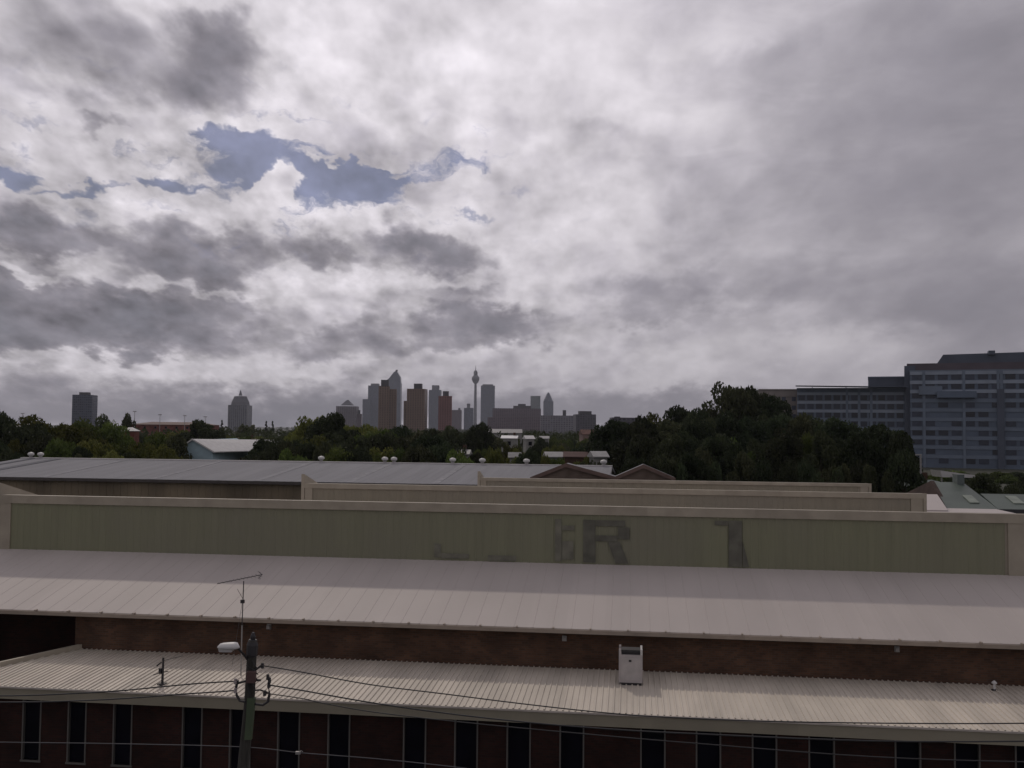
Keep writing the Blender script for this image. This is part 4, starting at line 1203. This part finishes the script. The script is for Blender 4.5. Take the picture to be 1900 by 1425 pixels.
fm_brown = facade_mat('brown_flats_facade', (.15,.088,.052), (.030,.020,.016), 3.0, 4.2, .5, .5)
fm_red = facade_mat('red_flats_facade', (.17,.062,.05), (.04,.015,.018), 3.0, 4.2, .5, .5)
fm_olive = facade_mat('olive_flats_facade', (.10,.075,.04), (.028,.025,.02), 3.0, 4.2, .5, .5)
fm_purple = facade_mat('purple_brown_facade', (.11,.07,.085), (.03,.025,.035), 3.6, 5.0, .55, .6)
fm_pale = facade_mat('pale_far_facade', (.17,.16,.18), (.06,.06,.08), 3.6, 5.0, .5, .6)
m_roofdark = mat('dark_plant_room', (.05,.045,.05), .8, var=.15, vscale=.05)
m_roofgrey = mat('grey_plant_room', (.12,.12,.135), .8, var=.15, vscale=.05)

tower('slab_tower', 'dark blue slab tower standing alone above the left trees', 1500, [(139,174,733,None),(148,164,728,733)], fm_dark, rz=R(8), roofm=m_roofdark)
def dome(root, xc, d):
    k = d/F
    prof = []
    for yt, hw in ((752,17.2),(746,16.2),(739,12.8),(735.5,11.5),(735,8)):
        prof.append((hw*k*1.02, P(xc, yt, d).z))
    MB().lathe(prof, 8).build('domed_crown', m_roofgrey, root)
tower('domed_tower', 'grey tower with rounded shoulders and a short spire, right of the slab tower', 2500, [(427.5,462.5,752,None)], fm_grey, rz=0.0, roofm=m_roofgrey, spire=(445,724,734,5), crown=dome)
def pyramid(root, xc, d):
    k = d/F; z0 = P(xc, 752, d).z; z1 = P(xc, 742, d).z
    MB().box(-11*k, 11*k, -11*k, 11*k, z0, z1, .12).build('pyramid_roof', m_roofgrey, root)
tower('pyramid_roofed_building', 'squat grey building with a pyramid roof left of the brown towers', 2800, [(626,663,754,None)], facade_mat('mid_grey_facade', (.12,.10,.11), (.03,.028,.04), 3.6, 6.0, .6, .45), 'building', crown=pyramid, depth=50)
tower('stub_tower', 'low block with a small pointed top just right of the pyramid roof', 2800, [(661,671,768,None),(664,668,761,768)], fm_purple, 'building', roofm=m_roofdark)
tower('grey_slab', 'short blue-grey slab leaning against the left of the tallest cluster', 4300, [(674,686,741,None)], fm_blue, depth=60)
tower('blue_tower', 'tall blue-grey tower immediately left of the slanted-top tower', 4400, [(684,708,716,None),(688,702,712,716)], fm_blue, depth=70, roofm=m_roofgrey)
def slant(root, xc, d):
    k = d/F
    def p(x, y): return ((x-xc)*k, P(xc, y, d).z)
    MB().prism([p(717,712), p(743,712), p(742,700), p(736,690), p(731,690), p(722,702), p(717,706)], -24*k*.4, 24*k*.4).build('slanted_crown', fm_blue, root)
    MB().prism([p(731,691), p(736,691), p(736.5,686), p(733,686)], -2, 2).build('mast_tip', m_roofdark, root)
tower('slanted_top_tower', 'highest grey tower with a slanted pointed top in the left cluster', 4800, [(715,743.5,711,None)], fm_blue, depth=60, crown=slant)
tower('brown_flats', 'leftmost brown apartment tower with a box on its roof, in front of the slanted-top tower', 1700, [(701,723,717,None),(706,721,704,717)], fm_olive, 'apartment block', roofm=m_roofdark, group=None) if False else None
tower('brown_flats', 'leftmost brown apartment tower with a box on its roof, in front of the slanted-top tower', 1700, [(702,722,717,None),(706,720,705,717),(722.1,735,722,None)], fm_brown, 'apartment block', roofm=m_roofdark, rz=R(6))
tower('brown_flats', 'middle brown apartment tower with a dark square roof box', 1700, [(757,790,722,None),(768,782,712,722),(749,756.9,744,None)], fm_brown, 'apartment block', roofm=m_roofdark, rz=R(-4))
tower('brown_flats', 'right-hand reddish apartment tower with a stepped roof', 1700, [(813,838,735,None),(821,832,726,735)], fm_red, 'apartment block', roofm=m_roofdark, rz=R(4))
tower('grey_tower', 'grey tower behind and left of the reddish apartment tower', 4600, [(796,818,724,None),(801,814,715,724)], fm_blue, depth=60, roofm=m_roofgrey)
tower('small_block', 'small grey block just right of the reddish apartment tower', 3600, [(839,856,761,None),(850,854,757,761)], fm_purple, 'building', depth=50, roofm=m_roofgrey)
tower('small_block', 'small pointed grey block at the left foot of the observation tower', 3800, [(861,878,757,None),(866,872,749,757)], fm_blue, 'building', depth=40, roofm=m_roofgrey)
tower('rounded_slab', 'tall plain grey slab right of the observation tower', 4700, [(892,917.5,716,None),(895,914,713.5,716)], fm_blue, depth=80, roofm=m_roofgrey)
tower('wide_block', 'wide dark purple-brown block right of the observation tower', 2600, [(914,1003,758,None),(952,985,753,758),(961,975,749.5,753)], fm_purple, 'building', depth=40, roofm=m_roofdark)
tower('long_low_block', 'long low purple-brown block in front of the wide one, ending in a small box', 2300, [(905,1052,775,None)], fm_purple, 'building', depth=40)
tower('greenish_tower', 'greenish grey tower above the wide purple-brown block', 4700, [(984,1002,735,None)], facade_mat('green_grey_facade', (.10,.12,.12), (.045,.055,.06), 3.8, 5.0, .6, .6), depth=60)
def peak(root, xc, d):
    k = d/F
    z = [P(xc, y, d).z for y in (745, 738, 731, 728)]
    MB().lathe([(9*k, z[0]), (6*k, z[1]), (3*k, z[2]), (.8*k, z[3])], 8).build('pointed_crown', fm_blue, root)
tower('pointed_tower', 'grey tower with a pointed top right of the greenish tower', 4700, [(1008,1026,745,None)], fm_blue, depth=60, crown=peak)
tower('pale_low_building', 'low pale building stretching between the wide block and the dark square block', 1900, [(1003,1068,771,None),(1044,1050,761,771)], fm_pale, 'building', depth=30, roofm=m_roofdark)
tower('square_block', 'dark square block with a stepped roof at the right end of the skyline', 1500, [(1066,1103,769,None),(1074,1096,763,769)], facade_mat('charcoal_facade', (.06,.055,.07), (.03,.028,.038), 3.2, 4.0, .5, .6), 'building', depth=30, roofm=m_roofdark, rz=R(5))
tower('flat_grey_block', 'low flat grey block left of the right-hand woods', 900, [(1133,1182,775,None),(1140,1150,773,775)], facade_mat('charcoal_facade', (.06,.055,.07), (.03,.028,.038), 3.2, 4.0, .5, .6), 'building', depth=20, roofm=m_roofdark)
# observation tower
dT = 5000.0
pt = P(881.5, 790, dT); k = dT/F
root = thing('observation_tower', 'slender observation tower with a bulbous turret and spire', 'tower', (pt.x, pt.y, 0))
def zz(y): return P(881.5, y, dT).z
MB().lathe([(3.2*k, 0), (2.9*k, zz(770)), (2.2*k, zz(712))], 12).build('shaft', m_roofgrey, root)
MB().lathe([(2.4*k, zz(712)), (5.2*k, zz(709)), (7.0*k, zz(704.5)), (7.0*k, zz(700.5)), (5.0*k, zz(698)), (3.6*k, zz(696))], 16).build('turret', m_roofgrey, root)
MB().lathe([(3.5*k, zz(696)), (3.7*k, zz(691)), (2.2*k, zz(687.5))], 12).build('upper_turret', m_roofgrey, root)
MB().lathe([(.7*k, zz(687.5)), (.3*k, zz(678))], 8).build('spire', m_roofgrey, root)
# faint far masts and cranes on the left horizon
for i, (px, yt, lb) in enumerate(((42,768,'thin radio mast above the leftmost trees'), (250,764,'thin mast above the white-capped turret'), (297,770,'leftmost of three thin poles over the red brick block'), (343,772,'middle of three thin poles over the red brick block'), (381,774,'rightmost of three thin poles over the red brick block'))):
    p_ = P(px, yt, 500)
    r_ = thing('light_mast', lb, 'mast', (p_.x, p_.y, 0))
    MB().lathe([(.22, 0), (.12, p_.z)], 8).build('mast', m_galv, r_)
    MB().box(-.9, .9, -.2, .2, p_.z-.01, p_.z+.35).build('lamp_frame', m_galv, r_)

# ------------------------------------------------------------------ office complex at right
m_pan = mat('blue_grey_panel', (.088,.118,.165), .55, var=.10, vscale=.12)  # blue-grey cast of haze and window glare worked into the office panel colours
m_pan2 = mat('slate_panel', (.062,.076,.105), .6, var=.12, vscale=.12)
m_band = mat('pale_band', (.13,.165,.215), .55, var=.08, vscale=.2)
m_blk = mat('office_glass', (.018,.024,.040), .35, var=.25, vscale=.3, randv=.6)
m_band_l = mat('light_band', (.24,.28,.34), .55, var=.08, vscale=.2)
m_maroon = mat('maroon_panel', (.085,.068,.08), .7, var=.12, vscale=.15)
m_beige = mat('beige_panel', (.21,.185,.17), .7, var=.1, vscale=.15)
def office(name, label, d, x0, x1, ytop, ybot_floor, fh_px, bays, m_w, depth=24, bandm=None, skip=None, first=None, pier=None, wfrac=.74, winh=.55):
    """storeyed block: wall core, spandrel band per storey, one window object per bay"""
    xc = (x0+x1)/2; pc = P(xc, 790, d); k = d/F
    rot = -math.atan2(x0-950-14, F); fhk = k; k = k*math.cos(rot)
    root = thing(name, label, 'building', (pc.x, pc.y, 0), rot)
    zt = P(xc, ytop, d).z; hw = (x1-x0)/2*k
    MB().box(-hw, hw, 0, depth, 0, zt).build('wall', m_w, root)
    MB().box(-hw-.2, hw+.2, -.35, depth+.2, zt+.003, zt+.5).build('parapet', m_band if bandm is None else bandm, root)
    fh = fh_px*fhk; n = int((zt-P(xc, ybot_floor, d).z)/fh)
    z = zt - (first or 0)*fhk
    bw = 2*hw/bays
    wme = None
    r = random.Random(hash(label) % 999 if False else len(label))
    for i in range(n):
        zt_ = z - i*fh
        MB().box(-hw-.1, hw+.1, -.30, -.004, zt_-fh*(1-winh)*.8, zt_).build('floor_band', (bandm or m_band) if i > 2 or bandm else m_band_l, root)
        for j in range(bays):
            if skip and skip(i, j, r): continue
            cx = -hw + (j+.5)*bw
            if wme is None:
                wb = MB().box(-bw*wfrac/2, bw*wfrac/2, -.12, -.006, -fh*winh*.98, 0)
                wo = wb.build('window', m_blk, root); wme = wo.data
            else:
                wo = bpy.data.objects.new('window', wme); C.objects.link(wo); wo.parent = root
            wo.location = (cx, 0, zt_-fh*(1-winh)*.8-.01)
    if pier:
        for px in pier:
            x_ = (px-xc)*k
            MB().box(x_-.5, x_+.5, -.5, -.31, 0, zt).build('pier', m_band, root)
    return root, hw, zt, k, xc
D_O = 380.0
root, hw, zt, k, xc = office('office_block', 'tallest blue-grey office block at the right edge with a dark penthouse', D_O, 1690, 1960, 688, 870, 17.5, 11, m_pan,
    depth=50, first=0, pier=(1716, 1790, 1852, 1858), skip=lambda i, j, r: i > 2 and r.random() < .38)
b = MB().box((1679-xc)*k, (1700-xc)*k, 3, 40, 0, P(xc, 676, D_O).z); b.build('stair_tower', m_pan2, root)
MB().box((1684-xc)*k, (1960-xc)*k, 4.0, 40, zt+.51, P(xc, 671.5, D_O).z).build('setback_storey', m_maroon, root)
MB().hexa([((1742-xc)*k, 8, P(xc,671,D_O).z), ((1960-xc)*k, 8, P(xc,671,D_O).z), ((1960-xc)*k, 30, P(xc,671,D_O).z), ((1742-xc)*k, 30, P(xc,671,D_O).z)],
          [((1754-xc)*k, 8, P(xc,654,D_O).z), ((1960-xc)*k, 8, P(xc,651,D_O).z), ((1960-xc)*k, 30, P(xc,651,D_O).z), ((1754-xc)*k, 30, P(xc,654,D_O).z)]).build('penthouse', m_pan2, root)
MB().box((1838-xc)*k, (1850-xc)*k, 6, 12, P(xc,656,D_O).z, P(xc,648.5,D_O).z).build('plant_room', m_pan2, root)
# big blank bays of the lower front
MB().box((1706-xc)*k, (1750-xc)*k, -1.4, -.52, P(xc,732,D_O).z-0, P(xc,716,D_O).z).build('balcony_box', m_band, root)
MB().box((1850-xc)*k, (1862-xc)*k, -1.2, -.52, 0, P(xc,722,D_O).z).build('lift_shaft', m_pan2, root)
MB().box((1740-xc)*k, (1812-xc)*k, -3.0, -.52, P(xc,738,D_O).z, P(xc,726,D_O).z).build('balcony', m_pan, root)
office('banded_wing', 'lower white-banded office wing attached left of the tallest block', 400, 1480, 1692, 722, 830, 16.2, 13, m_pan, depth=20, first=6, pier=(1572, 1594, 1616), winh=.6)
r2 = thing('plant_level', 'plain grey rooftop box between the banded wing and the tallest block', 'building', (P(1650, 790, 405).x, 405, 0), R(-20))
kk = 405/F
MB().box(-36*kk, 36*kk, 2, 20, P(1650, 722, 405).z+.6, P(1650, 700, 405).z).build('wall', m_pan2, r2)
MB().box(-36.5*kk, 36.5*kk, 1.5, 20.5, P(1650, 700, 405).z+.003, P(1650, 699, 405).z+.2).build('parapet', m_band, r2)
MB().box(-38*kk, 34*kk, 21, 40, 0, P(1650, 722, 405).z).build('core', m_pan2, r2)
# oversailing roof edge of the wing
r3 = thing('wing_canopy', 'thin projecting roof canopy with a pointed left tip over the banded wing', 'canopy', (P(1570, 721, 396).x, 396, P(1570, 722, 396).z+.6), R(-16))
kk = 396/F
MB().prism([(-90*kk, .9), (105*kk, .3), (105*kk, .0), (-90*kk, .75)], -2, 6).build('roof_sheet', m_pan2, r3)
for x_ in (-60, 0, 60): MB().box(x_*kk-.15, x_*kk+.15, 1, 1.3, -.6, .3).build('strut', m_band, r3)
office('beige_block', 'beige apartment block rising behind the tall gum trees', 420, 1408, 1482, 724, 800, 16.0, 4, m_beige, depth=20, first=6, bandm=m_beige, wfrac=.4, winh=.5)
# low white canopy and pole in front of the offices
p_ = P(1790, 883, 170); kk = 170/F
r4 = thing('white_awning', 'low white awning roof in front of the office block', 'canopy', (p_.x, p_.y, 0))
MB().prism([(-45*kk, p_.z+.9), (38*kk, p_.z-.1), (38*kk, p_.z-.35), (-42*kk, p_.z-.25)], 0, 4).build('roof', m_white_r, r4)
for x_ in (-40, -5, 30): MB().box(x_*kk-.1, x_*kk+.1, .5, .7, 0, p_.z-.3).build('post', m_galv, r4)
p_ = P(1708, 845, 118)
r5 = thing('light_pole', 'tall pale lamp pole at the right end of the woods', 'lamp post', (p_.x, p_.y, 0))
MB().lathe([(.16, 0), (.11, p_.z)], 8).build('pole', m_galv, r5)
MB().box(-.6, .1, -.12, .12, p_.z+.002, p_.z+.14).build('lamp', m_galv, r5)

# ------------------------------------------------------------------ haze
hz = MB().box(-5200, 5200, -420, 5600, -1.2, 360)
hm = bpy.data.materials.new('haze_air'); hm.use_nodes = True
nt = hm.node_tree; nt.nodes.remove(nt.nodes['Principled BSDF'])
pv = nt.nodes.new('ShaderNodeVolumePrincipled')
pv.inputs['Color'].default_value = (.80, .83, .92, 1)
pv.inputs['Density'].default_value = 0.55e-4
pv.inputs['Anisotropy'].default_value = 0.2
nt.links.new(pv.outputs[0], nt.nodes['Material Output'].inputs['Volume'])
tag(hz.build('haze', hm), kind='stuff')
